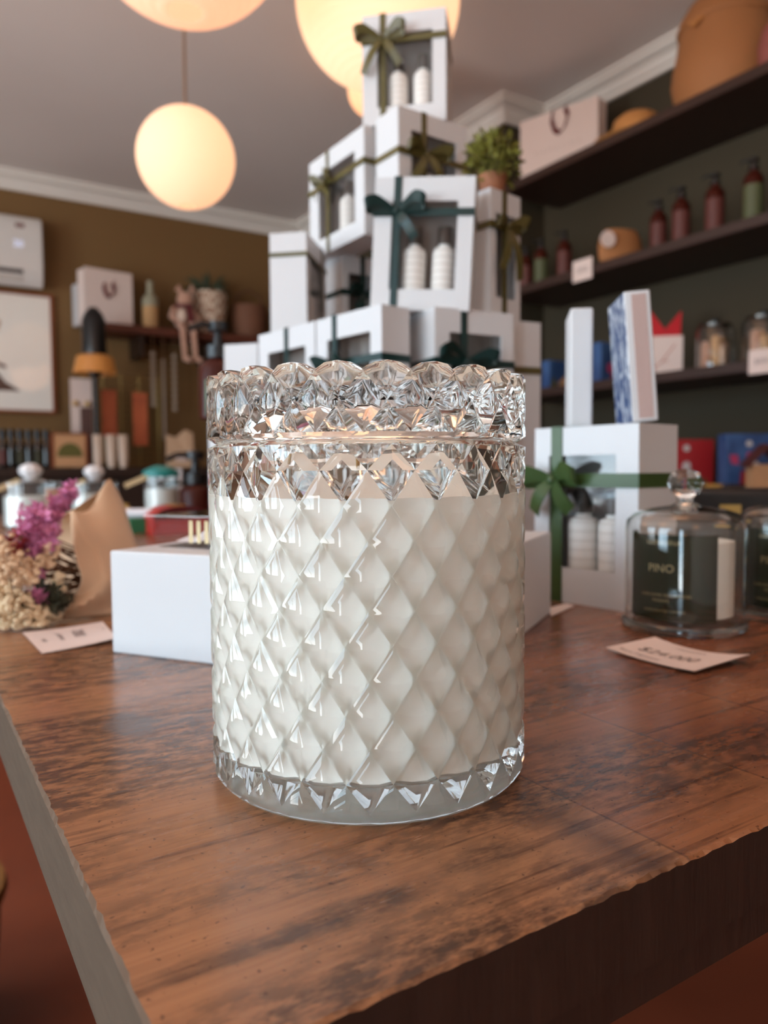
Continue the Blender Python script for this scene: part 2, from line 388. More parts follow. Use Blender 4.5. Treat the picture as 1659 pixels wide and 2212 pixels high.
def tag(o, label, cat, group=None):
    o['label'] = label; o['category'] = cat
    if group: o['group'] = group
    return o
def thing(name, label, cat, loc, rz=0, group=None, tilt=None):
    o = bpy.data.objects.new(name, None); o.empty_display_size = .02; COL.objects.link(o)
    o.location = loc; o.rotation_euler = (tilt[0], tilt[1], rz) if tilt else (0, 0, rz)
    return tag(o, label, cat, group)
def struct(o): o['kind'] = 'structure'; return o
def bevel(o, w, n=2):
    b = o.modifiers.new('edge', 'BEVEL'); b.width = w; b.segments = n; b.limit_method = 'ANGLE'; b.angle_limit = rad(50)
    for p in o.data.polygons: p.use_smooth = True
    o.data.set_sharp_from_angle(angle=rad(50)); return o
def text_mb(txt, size, th=.0002, align='CENTER', bend=None):
    # lettering as a mesh lying in the x,z plane, facing -y
    cu = bpy.data.curves.new('lettering', 'FONT'); cu.body = txt; cu.size = size; cu.extrude = th / 2
    cu.align_x = align; cu.align_y = 'CENTER'; cu.resolution_u = 3
    ob = bpy.data.objects.new('lettering', cu); COL.objects.link(ob)
    bpy.context.view_layer.update()
    me = bpy.data.meshes.new_from_object(ob.evaluated_get(bpy.context.evaluated_depsgraph_get()))
    vs = [(v.co.x, -v.co.z, v.co.y) for v in me.vertices]
    fs = [tuple(p.vertices) for p in me.polygons]
    bpy.data.objects.remove(ob); bpy.data.curves.remove(cu); bpy.data.meshes.remove(me)
    return vs, fs
# ---------------------------------------------------------------- the room
XL, XR, YF, YB, ZC = -2.6, 2.54, -2.6, 4.6, 2.62
struct(MB().box(((XL + XR) / 2, (YF + YB) / 2, -.05), (XR - XL + .4, YB - YF + .4, .1)).build('floor', 'floor'))
struct(MB().box(((XL + XR) / 2, (YF + YB) / 2, ZC + .05), (XR - XL + .4, YB - YF + .4, .1)).build('ceiling', 'ceil'))
struct(MB().box(((XL + XR) / 2, YB + .06, ZC / 2), (XR - XL + .24, .12, ZC)).build('wall_back', 'olive_wall'))
struct(MB().box(((XL + XR) / 2, YF - .06, ZC / 2), (XR - XL + .24, .12, ZC)).build('wall_front', 'cream_wall'))
struct(MB().box((XR + .06, (YF + YB) / 2, ZC / 2), (.12, YB - YF, ZC)).build('wall_right', 'dark_wall'))
struct(MB().box((2.42, 3.58, ZC / 2), (.24, 1.96, ZC)).build('pillar', 'dark_wall'))
# left wall with the shop windows and a glazed door
WIN = [(-1.75, -1.15, .05, 2.25), (-.35, 1.15, .55, 2.35), (1.6, 2.9, .55, 2.35)]
w = MB(); y0 = YF
for a, b, z0, z1 in WIN:
    w.box((XL - .06, (y0 + a) / 2, ZC / 2), (.12, a - y0, ZC))
    w.box((XL - .06, (a + b) / 2, z0 / 2), (.12, b - a, z0)); w.box((XL - .06, (a + b) / 2, (z1 + ZC) / 2), (.12, b - a, ZC - z1)); y0 = b
w.box((XL - .06, (y0 + YB) / 2, ZC / 2), (.12, YB - y0, ZC))
struct(w.build('wall_left', 'cream_wall'))
for i, (a, b, z0, z1) in enumerate(WIN):
    nm = 'door_1' if i == 0 else 'window_%d' % i
    fr = MB(); t = .05; x = XL - .05
    for yy in (a + t / 2, b - t / 2): fr.box((x, yy, (z0 + z1) / 2), (.06, t, z1 - z0))
    for zz in (z0 + t / 2, z1 - t / 2): fr.box((x, (a + b) / 2, zz), (.06, b - a - 2 * t, t))
    if i: fr.box((x, (a + b) / 2, (z0 + z1) / 2), (.05, .05, z1 - z0 - 2 * t))
    f_ = struct(fr.build(nm, 'darkwood'))
    g_ = MB().box((x - .005, (a + b) / 2, (z0 + z1) / 2), (.006, b - a - 2 * t, z1 - z0 - 2 * t)).build('pane', 'thin_glass', f_)
    ld = bpy.data.lights.new('daylight', 'AREA'); ld.shape = 'RECTANGLE'; ld.size = b - a; ld.size_y = z1 - z0
    ld.cycles.is_portal = True
    lo = bpy.data.objects.new('daylight', ld); COL.objects.link(lo)
    lo.location = (XL - .13, (a + b) / 2, (z0 + z1) / 2); lo.rotation_euler = (rad(90), 0, rad(-90))

# cornices: a stepped moulding under the ceiling
def cornice(name, p, q, n, mp=0, mq=0):
    p, q, n = Vector(p), Vector(q), Vector(n); u = (q - p).normalized()
    pr = [(0, -.088), (.014, -.088), (.014, -.07), (.024, -.066), (.034, -.042), (.056, -.028), (.066, -.028), (.066, -.012), (.08, -.012), (.08, 0), (0, 0)]
    vs = [p + n * a - u * a * mp + Vector((0, 0, ZC + b)) for a, b in pr] + [q + n * a + u * a * mq + Vector((0, 0, ZC + b)) for a, b in pr]
    k = len(pr); fs = [tuple(range(k)), tuple(range(2 * k - 1, k - 1, -1))] + [(i, (i + 1) % k, (i + 1) % k + k, i + k) for i in range(k)]
    struct(MB().add(vs, fs).build(name, 'trim'))
cornice('trim_1', (XL, YB, 0), (2.30, YB, 0), (0, -1, 0), 0, -1)
cornice('trim_2', (2.30, YB, 0), (2.30, 2.60, 0), (-1, 0, 0), -1, 1)
cornice('trim_3', (2.30, 2.60, 0), (XR, 2.60, 0), (0, -1, 0), 1, -1)
cornice('trim_4', (XR, 2.60, 0), (XR, YF, 0), (-1, 0, 0), -1, 0)

# daylight
wd = bpy.data.worlds.new('sky'); SC.world = wd; wd.use_nodes = True
bg = wd.node_tree.nodes['Background']; bg.inputs['Strength'].default_value = 1.0
_n, _l = wd.node_tree.nodes, wd.node_tree.links      # hazy bright sky above, pavement glow added below the horizon to lift the ceiling
_tc = _n.new('ShaderNodeTexCoord'); _sx = _n.new('ShaderNodeSeparateXYZ'); _rp = _n.new('ShaderNodeValToRGB')
_mr = _n.new('ShaderNodeMapRange'); _mr.inputs['From Min'].default_value = -1; _mr.inputs['From Max'].default_value = 1
_e = _rp.color_ramp.elements; _e[0].position = .46; _e[0].color = (13.8, 14.5, 14.8, 1); _e[1].position = .52; _e[1].color = (6.2, 8.2, 9.9, 1)
_l.new(_tc.outputs['Generated'], _sx.inputs[0]); _l.new(_sx.outputs[2], _mr.inputs['Value']); _l.new(_mr.outputs[0], _rp.inputs[0]); _l.new(_rp.outputs[0], bg.inputs['Color'])

# ---------------------------------------------------------------- the table
TX0, TX1, TY0, TY1 = .0385, 1.46, .134, 2.25
tb = thing('table', 'thick brown wooden display table in the foreground with a worn streaked top', 'table', ((TX0 + TX1) / 2, (TY0 + TY1) / 2, 0))
def tbl(x0, x1, y0, y1, z0, z1):
    # top edge has slightly worn corners
    ox, oy = (TX0 + TX1) / 2, (TY0 + TY1) / 2
    m = MB(); nx, ny = 420, 620; ch = .0016
    random.seed(3)
    jit = lambda: random.uniform(.4, 1.0)
    vs, fs, mi = [], [], []
    xs = [x0 + (x1 - x0) * i / nx for i in range(nx + 1)]; ys = [y0 + (y1 - y0) * i / ny for i in range(ny + 1)]
    per = [(x, y0) for x in xs[:-1]] + [(x1, y) for y in ys[:-1]] + [(x, y1) for x in xs[::-1][:-1]] + [(x0, y) for y in ys[::-1][:-1]]
    n = len(per)
    for x, y in per:
        c = ch * jit(); ix = c if x == x0 else -c if x == x1 else 0; iy = c if y == y0 else -c if y == y1 else 0
        vs.append((x + ix - ox, y + iy - oy, z1))
    for x, y in per: vs.append((x - ox, y - oy, z1 - ch * jit() * .8))
    for x, y in per: vs.append((x - ox, y - oy, z0))
    m.add(vs, [tuple(range(n))], 0)
    for i in range(n):
        j = (i + 1) % n; left = per[i][0] == x0 and per[j][0] == x0
        m.add([vs[i], vs[j], vs[j + n], vs[i + n]], [(0, 3, 2, 1)], 3 if left else 0)
        m.add([vs[i + n], vs[j + n], vs[j + 2 * n], vs[i + 2 * n]], [(0, 3, 2, 1)], 2 if left else 1)
    m.add([vs[2 * n + i] for i in range(n)], [tuple(range(n - 1, -1, -1))], 1)
    return m
tt = tbl(TX0, TX1, TY0, TY1, T - .0262, T).build('tabletop', ['wood', 'wood_edge', 'wood_end', 'wood_pale'], tb)
# shift the texture space so that the top is painted in room coordinates
for nd in K['wood'].node_tree.nodes:
    if nd.type == 'TEX_COORD':
        e_ = bpy.data.objects.new('table_origin', None); COL.objects.link(e_); e_.parent = tb
        e_.location = (-(TX0 + TX1) / 2, -(TY0 + TY1) / 2, 0); nd.object = e_
lw = MB(); ox, oy = (TX0 + TX1) / 2, (TY0 + TY1) / 2
lw.box((0, 0, T - .0330), (TX1 - TX0 - .004, TY1 - TY0 - .004, .0110))
lw.box((0, 0, T - .0269), (TX1 - TX0 - .012, TY1 - TY0 - .012, .0013))
lo_ = lw.build('lower_board', ['wood_edge', 'wood_end'], tb)
for p in lo_.data.polygons:
    if p.normal.x < -.5: p.material_index = 1
for lx in (TX0 + .42, TX1 - .12):
    for ly in (TY0 + .35, TY1 - .35):
        MB().box((lx - ox, ly - oy, (T - .0385) / 2), (.08, .08, T - .0385)).build('leg', 'wood_edge', tb)

# ---------------------------------------------------------------- the cut-glass candle
R = .06
ax = azv(-1.25); D0 = .2925
JC = Vector((ax.x * D0, ax.y * D0, T))
candle = thing('candle_jar', 'large diamond-cut glass jar candle with a glass lid and ivory wax', 'candle', JC + Vector((0, 0, .0004)))
HALF = math.pi / 24
# angle zero of the pattern faces the camera
A0 = math.atan2(-ax.y, -ax.x)
def cyl(r, th, z): return (R * r * math.cos(A0 + th), R * r * math.sin(A0 + th), R * z)
RG, RC, TI = .962, .997, .41
def lattice(m, zs, ph, lower=True, upper=True):
    for k in range(len(zs)):
        for c in range(24):
            pk = ph + (k % 2) * HALF + c * 2 * HALF; ce = pk + HALF
            L_, R_ = cyl(RG, pk, zs[k]), cyl(RG, pk + 2 * HALF, zs[k])
            iL, iR = cyl(RC, ce - TI * HALF, zs[k]), cyl(RC, ce + TI * HALF, zs[k])
            up = k < len(zs) - 1 and (upper or k < len(zs) - 2 or True); dn = k > 0
            if up:
                T_ = cyl(RG, ce, zs[k + 1]); iT = cyl(RC, ce, zs[k] + TI * (zs[k + 1] - zs[k]))
                m.add([L_, iL, iT, T_, iR, R_], [(0, 1, 2, 3), (3, 2, 4, 5)])
            if dn and not (k == len(zs) - 1 and not upper):
                B_ = cyl(RG, ce, zs[k - 1]); iB = cyl(RC, ce, zs[k] - TI * (zs[k] - zs[k - 1]))
                m.add([L_, B_, iB, iL, iR, R_], [(0, 1, 2, 3), (1, 5, 4, 2)])
            if up and dn: m.add([iL, iB, iR, iT], [(0, 1, 2, 3)])
            elif up: m.add([iL, iR, iT], [(0, 1, 2)])
            elif dn and upper: m.add([iL, iB, iR], [(0, 1, 2)])
def ring_angles(ph):
    a = []
    for c in range(24):
        pk = ph + c * 2 * HALF; a += [(pk, RG), (pk + HALF - TI * HALF, RC), (pk + HALF + TI * HALF, RC)]
    return a
def rings(m, angs, prof, flip=False, first=None):
    # smooth bands: rings of the same angles with the (r, z) profile
    rows = [[cyl(r if r is not None else rr, a, z) for a, rr in angs] for r, z in prof]
    if first: rows[0] = first
    n = len(angs); vs = [v for row in rows for v in row]; fs = []
    for i in range(len(rows) - 1):
        for k in range(n):
            j = (k + 1) % n; q = (i * n + k, i * n + j, (i + 1) * n + j, (i + 1) * n + k)
            fs.append(q[::-1] if flip else q)
    e = len(rows) - 1; z = prof[-1][1] * R; vs.append((0, 0, z))
    for k in range(n):
        j = (k + 1) % n; q = (e * n + k, e * n + j, len(vs) - 1); fs.append(q[::-1] if flip else q)
    m.add(vs, fs, 0, True)
def lathe_R(m, prof): m.lathe([(r * R, z * R) for r, z in prof], 96, (0, 0, 0), 0, True)
ZS = [.065, .225] + [.225 + .1845 * k for k in range(1, 10)] + [2.022]
jar = MB(); lattice(jar, ZS, 0)
rings(jar, ring_angles(0), [(None, .065), (.975, .03), (.955, .008), (.93, .0), (.70, .0), (.64, .012), (.3, .015)], flip=True)
rings(jar, ring_angles(HALF * ((len(ZS) - 1) % 2)), [(None, 2.022), (.962, 2.038), (.945, 2.047), (.905, 2.047), (.888, 2.038), (.885, 2.02), (.885, 1.6), (.885, 1.0), (.885, .26), (.875, .215), (.84, .19), (.75, .18), (.4, .18)])
def facet(o):
    import bmesh
    b = bmesh.new(); b.from_mesh(o.data); bmesh.ops.remove_doubles(b, verts=b.verts, dist=2e-6); bmesh.ops.recalc_face_normals(b, faces=b.faces)
    ed = [e for e in b.edges if len(e.link_faces) == 2 and not e.link_faces[0].smooth and not e.link_faces[1].smooth and e.calc_face_angle(0) > rad(14)]
    r = bmesh.ops.bevel(b, geom=ed, offset=.00009, offset_type='OFFSET', segments=1, affect='EDGES', clamp_overlap=True)
    for f in r['faces']: f.smooth = False
    b.to_mesh(o.data); b.free(); o.data.set_sharp_from_angle(angle=rad(35))
    return o
facet(jar.build('jar', 'glass', candle, sharp=35))
lid = MB(); LP = rad(-1.2); z0, z1, z2 = 2.085, 2.245, 2.405
lattice(lid, [z0, z1, z2], LP, upper=False)
top = []
for c in range(24):          # scalloped crown
    pk = LP + c * 2 * HALF; ce = pk + HALF
    L_ = cyl(RG, pk, z2); R_ = cyl(RG, pk + 2 * HALF, z2); B_ = cyl(RG, ce, z1)
    a1, a2, a3 = cyl(RC, ce - .5 * HALF, z2 + .030), cyl(RC + .003, ce, z2 + .040), cyl(RC, ce + .5 * HALF, z2 + .030)
    iB = cyl(RC, ce, z2 - .45 * (z2 - z1))
    lid.add([L_, B_, iB, a1, a3, R_, a2], [(0, 1, 2, 3), (1, 5, 4, 2), (3, 2, 4, 6)])
    top += [(pk, L_, z2), (ce - .5 * HALF, a1, z2 + .030), (ce, a2, z2 + .040), (ce + .5 * HALF, a3, z2 + .030)]
n = len(top)
def crown(r, f): return [cyl(r, a, zz * f[0] + f[1]) for a, _, zz in top]
rows = [[v for _, v, _ in top], crown(.945, (1, .008)), crown(.905, (1, .004)), crown(.87, (.6, (1 - .6) * 2.36)), crown(.83, (0, 2.345)), crown(.4, (0, 2.335))]
vs = [v for r_ in rows for v in r_] + [(0, 0, 2.335 * R)]
fs = [(i * n + k, i * n + (k + 1) % n, (i + 1) * n + (k + 1) % n, (i + 1) * n + k) for i in range(len(rows) - 1) for k in range(n)]
fs += [((len(rows) - 1) * n + k, (len(rows) - 1) * n + (k + 1) % n, len(vs) - 1) for k in range(n)]
lid.add(vs, fs, 0, True)
rings(lid, ring_angles(LP), [(None, z0), (.968, 2.066), (.95, 2.054), (.93, 2.050), (.875, 2.050), (.866, 2.042), (.866, 1.965), (.85, 1.95), (.815, 1.95), (.80, 1.965), (.795, 2.05), (.79, 2.20), (.77, 2.235), (.72, 2.25), (.3, 2.255)], flip=True)
facet(lid.build('lid', 'glass', candle, sharp=35))
wax = MB(); wax.lathe([(r * R, z * R) for r, z in [(0, .178), (.75, .178), (.845, .188), (.882, .213), (.8875, .26), (.8875, 1.70), (.8875, 1.735), (.878, 1.715), (.85, 1.703), (.75, 1.70), (0, 1.698)]], 96)
wax.build('wax', 'wax', candle)
K['wick'] = mat('waxed_wick', (150, 112, 60), .8)
for sx in (-.28, .28): MB().tube([(sx * R, 0, 1.69 * R), (sx * R + .0004, .0005, 1.76 * R), (sx * R + .0022, .001, 1.80 * R)], .0011, 8).build('wick', 'wick', candle)

# ---------------------------------------------------------------- paper lanterns
def lantern(label, c, r, rgb, strength, bulb, group='paper lanterns under the ceiling', loop=False):
    t = thing('paper_lantern', label, 'lantern', (c.x, c.y, c.z - r), 0, group)
    pr = []; n = 26
    for i in range(n * 4 + 1):
        a = -math.pi / 2 + .16 + (math.pi - .32) * i / (n * 4)
        k = 1 - .010 * (abs(math.sin(i * math.pi / 4)) < .01)
        pr.append((r * math.cos(a) * k, r + r * math.sin(a) * k))
    sh = MB(); sh.lathe(pr, 64); sh.build('shade', paper_lamp_mat('lit_rice_paper', rgb, strength, (226, 212, 194)), t, sharp=80)
    top = 2 * r * .987; H = ZC - (c.z - r)
    MB().tube([(0, 0, top - .06), (0.002, 0, (top + H) / 2), (0, 0, H - .03)], .004, 8).build('cord', 'cord', t)
    MB().lathe([(0, H - .035), (.035, H - .03), (.045, H), (0, H)], 20).build('ceiling_rose', 'plastic', t)
    MB().lathe([(0, r - .05), (.02, r - .045), (.03, r - .02), (.03, r), (.016, r + .03), (.014, r + .06), (.0, r + .06)], 16).build('bulb', mat('warm_bulb', (255, 214, 150), .5, emis=6), t)
    if bulb:
        ld = bpy.data.lights.new('bulb_light', 'POINT'); ld.energy = bulb; ld.color = (1, .78, .5); ld.shadow_soft_size = .03
        lo = bpy.data.objects.new('bulb_light', ld); COL.objects.link(lo); lo.location = (c.x, c.y, c.z - .08 * r)
    return t
WARM = (255, 200, 160)
def rgbx(r, g, b): return (r, g, b)
lantern('small round lit paper lantern hanging clear in front of the ceiling', at(402, 342, 2.37), .15, (.62, .33, .215), 1, .2)
lantern('paper lantern cut off by the top edge above the hanging lantern', at(395, -215, 1.55), .225, (.66, .31, .20), 1, .25)
lantern('large ribbed paper lantern behind the topmost gift box', at(816, 4, 1.86), .20, (.74, .44, .28), 1, .4)
lantern('small peach paper lantern mostly hidden behind the topmost gift box', at(808, 195, 2.9), .10, (.55, .22, .12), 1, .05)
for x, y, z, lb in ((1.35, -.75, 2.2, 'paper lantern out of view above the near end of the shelves'), (-.5, -1.3, 2.2, 'paper lantern out of view behind the viewer'), (.55, .55, 2.3, 'paper lantern out of view straight above the table'), (-1.1, .7, 2.25, 'paper lantern out of view between table and windows'), (-.9, 2.3, 2.2, 'paper lantern out of view over the aisle by the back wall')):  # unseen lanterns added brighter than the hanging ones, as warm fill
    lantern(lb, Vector((x, y, z)), .22, (1.8, .95, .57), 1, 1.2)

# ---------------------------------------------------------------- render settings
cy = SC.cycles
cy.use_denoising = True
cy.max_bounces = 24; cy.diffuse_bounces = 4; cy.glossy_bounces = 8; cy.transmission_bounces = 20; cy.transparent_max_bounces = 16
cy.caustics_reflective = True; cy.caustics_refractive = True; cy.blur_glossy = 0.0
cy.sample_clamp_indirect = 12
vs_ = SC.view_settings
vs_.view_transform = 'Standard'; vs_.look = 'None'; vs_.exposure = 0.0; vs_.gamma = 1.0; vs_.use_curve_mapping = False
# ---------------------------------------------------------------- gift boxes
def bow(parent, mt, s, n0, zc, L, bw, seed, loops=(1, 1), tails=(1, 1), tl=1.0):
    # a tied bow on the front face (-y) at s, zc; n0 = y of the face
    rnd = random.Random(seed); m = MB()
    P = lambda x, n, z: (s + x, n0 - n, zc + z)
    def wv(f, tw): return Vector((0.12 * tw, -.45, .85)).normalized() * (bw * .72 * f)
    for sd, on in zip((-1, 1), loops):
        if not on: continue
        a = rnd.uniform(.02, .28); l = L * rnd.uniform(.9, 1.1)
        pth = [(0, .003, 0), (.25, .008, .10 + a * .3), (.6, .014, .12 + a), (.9, .017, .05 + a), (1.0, .013, -.04 + a), (.92, .008, -.08 + a), (.55, .0055, -.05 + a * .6), (.2, .004, -.02), (0, .003, 0)]
        fr = [.35, .7, 1, 1, 1, 1, .95, .65, .35]
        # smooth the loop
        pts, ws = [], []
        for i in range(len(pth) - 1):
            for q in range(4):
                u = q / 4; b = [pth[max(i - 1, 0)], pth[i], pth[i + 1], pth[min(i + 2, len(pth) - 1)]]
                c = [.5 * (2 * b[1][k] + (b[2][k] - b[0][k]) * u + (2 * b[0][k] - 5 * b[1][k] + 4 * b[2][k] - b[3][k]) * u * u + (3 * b[1][k] - b[0][k] - 3 * b[2][k] + b[3][k]) * u ** 3) for k in range(3)]
                pts.append(P(sd * c[0] * l, c[1] * (L / .03) ** .5, c[2] * l)); ws.append(wv(fr[i] * (1 - u) + fr[i + 1] * u, sd))
        m.strip(pts, ws)
    for sd, on in zip((-1, 1), tails):
        if not on: continue
        e = rnd.uniform(.55, .8); dn = rnd.uniform(.75, 1.05) * tl
        pts = [P(sd * e * L * t, .004 + .008 * math.sin(t * 2.6), -dn * L * t ** 1.15) for t in [i / 8 for i in range(9)]]
        m.strip(pts, [Vector((dn, -.25, sd * e)).normalized() * (bw * .62 * (.5 + .5 * min(1, t * 2.5))) for t in [i / 8 for i in range(9)]])
    m.sphere(P(0, .006, 0), bw * .5, 12, 0, (.8, .8, .75))
    return m.build('bow', mt, parent)

GB = []
def gift_box(label, N, rv, w, d, h, win='right', rib='teal', xv=.3, zh=.62, bowL=.03, bw=.0085, tilt=0, contents=2, seed=1, tails=(1, 1), loops=(1, 1), fm=.0, tl=1.0, group='white window gift boxes on the table', wz=(.16, .82), wx=(.18, .84), ck='bottle_white', dark=True):
    # N near bottom corner; rv azimuth (deg) of the right-going edge; w along it, d along the left-going edge
    v = azv(rv); u = azv(rv - 90)
    if win == 'left': O, X, W, D = N + u * d, -u, d, w
    else: O, X, W, D = N, v, w, d
    Y = Vector((-X.y, X.x, 0))
    ctr = O + X * (W / 2) + Y * (D / 2)
    t = thing('gift_box', label, 'gift box', ctr, math.atan2(X.y, X.x), group, (0, rad(tilt)) if tilt else None)
    th = .0016; x0, x1, y0, y1 = -W / 2, W / 2, -D / 2, D / 2
    m = MB()
    m.box((0, y1 - th / 2, h / 2), (W, th, h)); m.box((x0 + th / 2, 0, h / 2), (th, D - 2 * th, h)); m.box((x1 - th / 2, 0, h / 2), (th, D - 2 * th, h))
    m.box((0, 0, th / 2), (W - 2 * th, D - 2 * th, th)); m.box((0, 0, h - th / 2), (W - 2 * th, D - 2 * th, th))
    if win == 'none':
        m.box((0, y0 + th / 2, h / 2), (W, th, h))
    else:
        a, b, e, f = x0 + W * wx[0], x0 + W * wx[1], h * wz[0], h * wz[1]; yy = y0 + th / 2
        m.box(((x0 + a) / 2, yy, h / 2), (a - x0, th, h)); m.box(((b + x1) / 2, yy, h / 2), (x1 - b, th, h))
        m.box(((a + b) / 2, yy, e / 2), (b - a, th, e)); m.box(((a + b) / 2, yy, (f + h) / 2), (b - a, th, h - f))
    m.build('carton', 'white', t)
    if win != 'none':
        MB().box(((a + b) / 2, y0 + th + .0004, (e + f) / 2), (b - a + .008, .0004, f - e + .008)).build('window', 'film', t)
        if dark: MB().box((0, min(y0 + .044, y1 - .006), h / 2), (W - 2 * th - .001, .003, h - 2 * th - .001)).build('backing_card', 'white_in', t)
    if rib:
        r = MB(); g = .0006; sv = x0 + W * xv; sz = h * zh
        q = [(sv, y0 - g, 0), (sv, y0 - g, h + g), (sv, y1 + g, h + g), (sv, y1 + g, 0)]
        r.box((sv, y0 - g, h / 2), (bw, g, h)); r.box((sv, 0, h + g), (bw, D + 3 * g, g)); r.box((sv, y1 + g, h / 2), (bw, g, h))
        r.box((0, y0 - 2 * g, sz), (W + 4 * g, g, bw)); r.box((0, y1 + g, sz), (W + 4 * g, g, bw))
        r.box((x0 - g, 0, sz), (g, D + 2 * g, bw)); r.box((x1 + g, 0, sz), (g, D + 2 * g, bw))
        ro = r.build('ribbon', rib, t)
        if bowL: bow(ro, rib, sv, y0 - 2 * g, sz, bowL, bw, seed, loops, tails, tl)
    GB.append((t, W, D, h)); bpy.context.view_layer.update()
    if contents and win != 'none':
        for k in range(contents):
            fx = a + (b - a) * (.34 + .46 * k if contents == 2 else .55)
            p = t.matrix_world @ Vector((fx, y0 + .0185, th + .0002))
            GIFT_BOTTLES.append((p, t.rotation_euler.copy(), h, label, k, ck))
    return t
GIFT_BOTTLES = []
def gb(label, x0, yt, zt, a, xl=None, xr=None, W=None, D=None, h=.145, base=None, **k):
    N = on_z(x0, yt, T + zt) if base is None else base.copy()
    N.z = T + zt - h
    u, v = azv(-a), azv(90 - a)
    top = N.copy(); top.z = T + zt
    if xl is not None: D = reach(top, u, xl)
    if xr is not None: W = reach(top, v, xr)
    gift_box(label, N, 90 - a, W, D, h, **k)
    return N, u, v, W, D
# second tier (tops seen just above the candle lid)
G = {}
G['c'] = gb('white window box with a tall teal bow just above the candle lid', 824, 656, .29, 41, 683, 884, win='left', rib='teal', xv=.30, zh=.62, bowL=.026, seed=4)
N, u, v, W, D = G['c']
N2 = N + u * (D + .003); N2.z = T + .29
gb('white window box with teal bow, directly behind the tall-bowed box', 0, 0, .29, 41, None, None, W=W, D=.125, base=N2, win='left', rib='teal', xv=.52, zh=.55, bowL=.028, seed=5)
G['r'] = gb('white window box with a big dark teal bow, low in the pile above the lid', 939, 662, .29, 25, 875, 1109, win='right', rib='teal', xv=.36, zh=.60, bowL=.036, seed=6, tl=1.0)
G['o'] = gb('white box with an olive band behind the box with the big dark teal bow', 1072, 689, .29, 25, None, 1168, D=.07, win='none', rib='olive', bowL=0, zh=.60, xv=-.2 if False else .1, contents=0)
G['w'] = gb('small white box at the far lower end of the pile, beside dark bottles', 556, 741, .29, 75, 484, None, W=.085, win='right', rib='teal', xv=.5, zh=.5, bowL=.028, seed=8, contents=0)
# third tier
G['f'] = gb('leaning white gift box with teal bow and two white bottles', 1013, 374, .435, 80, 797, None, W=.045, win='left', rib='teal', xv=.235, zh=.735, bowL=.033, seed=11, tilt=3.0, loops=(1, 1), tails=(0, 1))
G['t'] = gb('tall narrow white box with a thin olive band, standing at the edge of the pile', 661, 500, .435, 80, 582, 703, win='right', rib='olive', xv=.8, zh=.80, bowL=0, bw=.006, seed=12, contents=1)
G['s'] = gb('white box with teal bow between the tall narrow box and the leaning box', 739, 548, .435, 35, 701, 812, win='right', rib='teal', xv=.60, zh=.62, bowL=.03, seed=13, contents=0)
G['k'] = gb('white box with olive bow beneath the small leafy plant', 1060, 404, .435, 42, 1002, 1124, win='right', rib='olive', xv=.45, zh=.72, bowL=.024, seed=14, tl=2.6, contents=0)
# fourth tier
G['l'] = gb('white gift box with olive bow on its side window, high in the pile', 786, 269, .58, 33, 668, 846, win='left', rib='olive', xv=.36, zh=.68, bowL=.026, seed=15, contents=1)
G['m'] = gb('white gift box with dark olive bow directly under the topmost box', 860, 226, .58, 35, 812, 1008, win='right', rib='olive', xv=.36, zh=.62, bowL=.036, seed=16, contents=1)
# top
G['x'] = gb('topmost white gift box with olive bow, in front of the large ribbed lantern', 963, 14, .725, 79, 782, None, W=.07, win='left', rib='olive', xv=.25, zh=.76, bowL=.034, seed=17, tails=(1, 1), tl=1.4)
# bottom tier, seen only through the candle jar and beside it
for key, lb in (('c', 'bottom-tier white box under the box with the tall teal bow'), ('r', 'bottom-tier white box under the box with the big dark teal bow'), ('o', 'bottom-tier white box with plain face at the corner of the pile next to the candle'), ('w', 'bottom-tier white box under the small far box at the end of the pile')):
    N, u, v, W, D = G[key]; N = N.copy(); N.z = T
    az_ = math.degrees(math.atan2(v.x, v.y) - AZ)
    gift_box(lb, N, az_, W, D, .145, win='left' if key == 'c' else 'right' if key == 'r' else 'none', rib='teal' if key in 'cr' else None, bowL=0, contents=0)
N, u, v, W, D = G['c']; N2 = N + u * (D + .003)
N2.z = T; gift_box('bottom-tier white box with teal band behind the other bottom boxes', N2, 90 - 41, W, .125, .145, win='left', rib='teal', bowL=0, contents=0)
# big window box to the right of the candle
NG = on_z(1376, 1326, T)
gG = gb('large white window box with a moss green ribbon standing right of the candle', 0, 0, .1485, 39, 1156, 1464, h=.1485, base=NG, win='left', rib='green', xv=.235, zh=.70, bowL=.028, bw=.0115, seed=21, tails=(1, 1), wx=(.15, .80), wz=(.20, .84))
# white bottles in the windows
def bottle_in_box():
    t = thing('cosmetic_bottle', 'x', 'bottle', (0, 0, 0), 0, 'white bottles inside the gift boxes')
    MB().lathe([(0, 0), (.0115, 0), (.013, .0015), (.013, .064), (.0115, .069), (.0065, .071), (.0065, .074), (0, .074)], 24).build('body', 'bottle_white', t)
    MB().lathe([(0, .074), (.0085, .074), (.0085, .092), (.0075, .0935), (0, .0935)], 20).build('cap', 'bottle_cap', t)
    return t
def dup(root, loc, rot, label=None, group=None, scale=None):
    r = root.copy(); COL.objects.link(r); r.location = loc; r.rotation_euler = rot
    if label: r['label'] = label
    if group: r['group'] = group
    if scale: r.scale = (scale,) * 3
    for ch in list(root.children):
        c = ch.copy(); COL.objects.link(c); c.parent = r
        for g in ch.children:
            d_ = g.copy(); COL.objects.link(d_); d_.parent = c
    return r
SHORT = {}
proto = None
names = {'tall teal bow just': 'tall-bowed box', 'directly behind': 'box behind the tall-bowed one', 'big dark teal bow, low': 'box with big dark bow', 'leaning white': 'leaning box', 'tall narrow': 'tall narrow box', 'side window': 'box with side bow', 'directly under the topmost': 'box under the topmost one', 'topmost white gift': 'topmost gift box', 'moss green': 'moss-green ribboned box'}
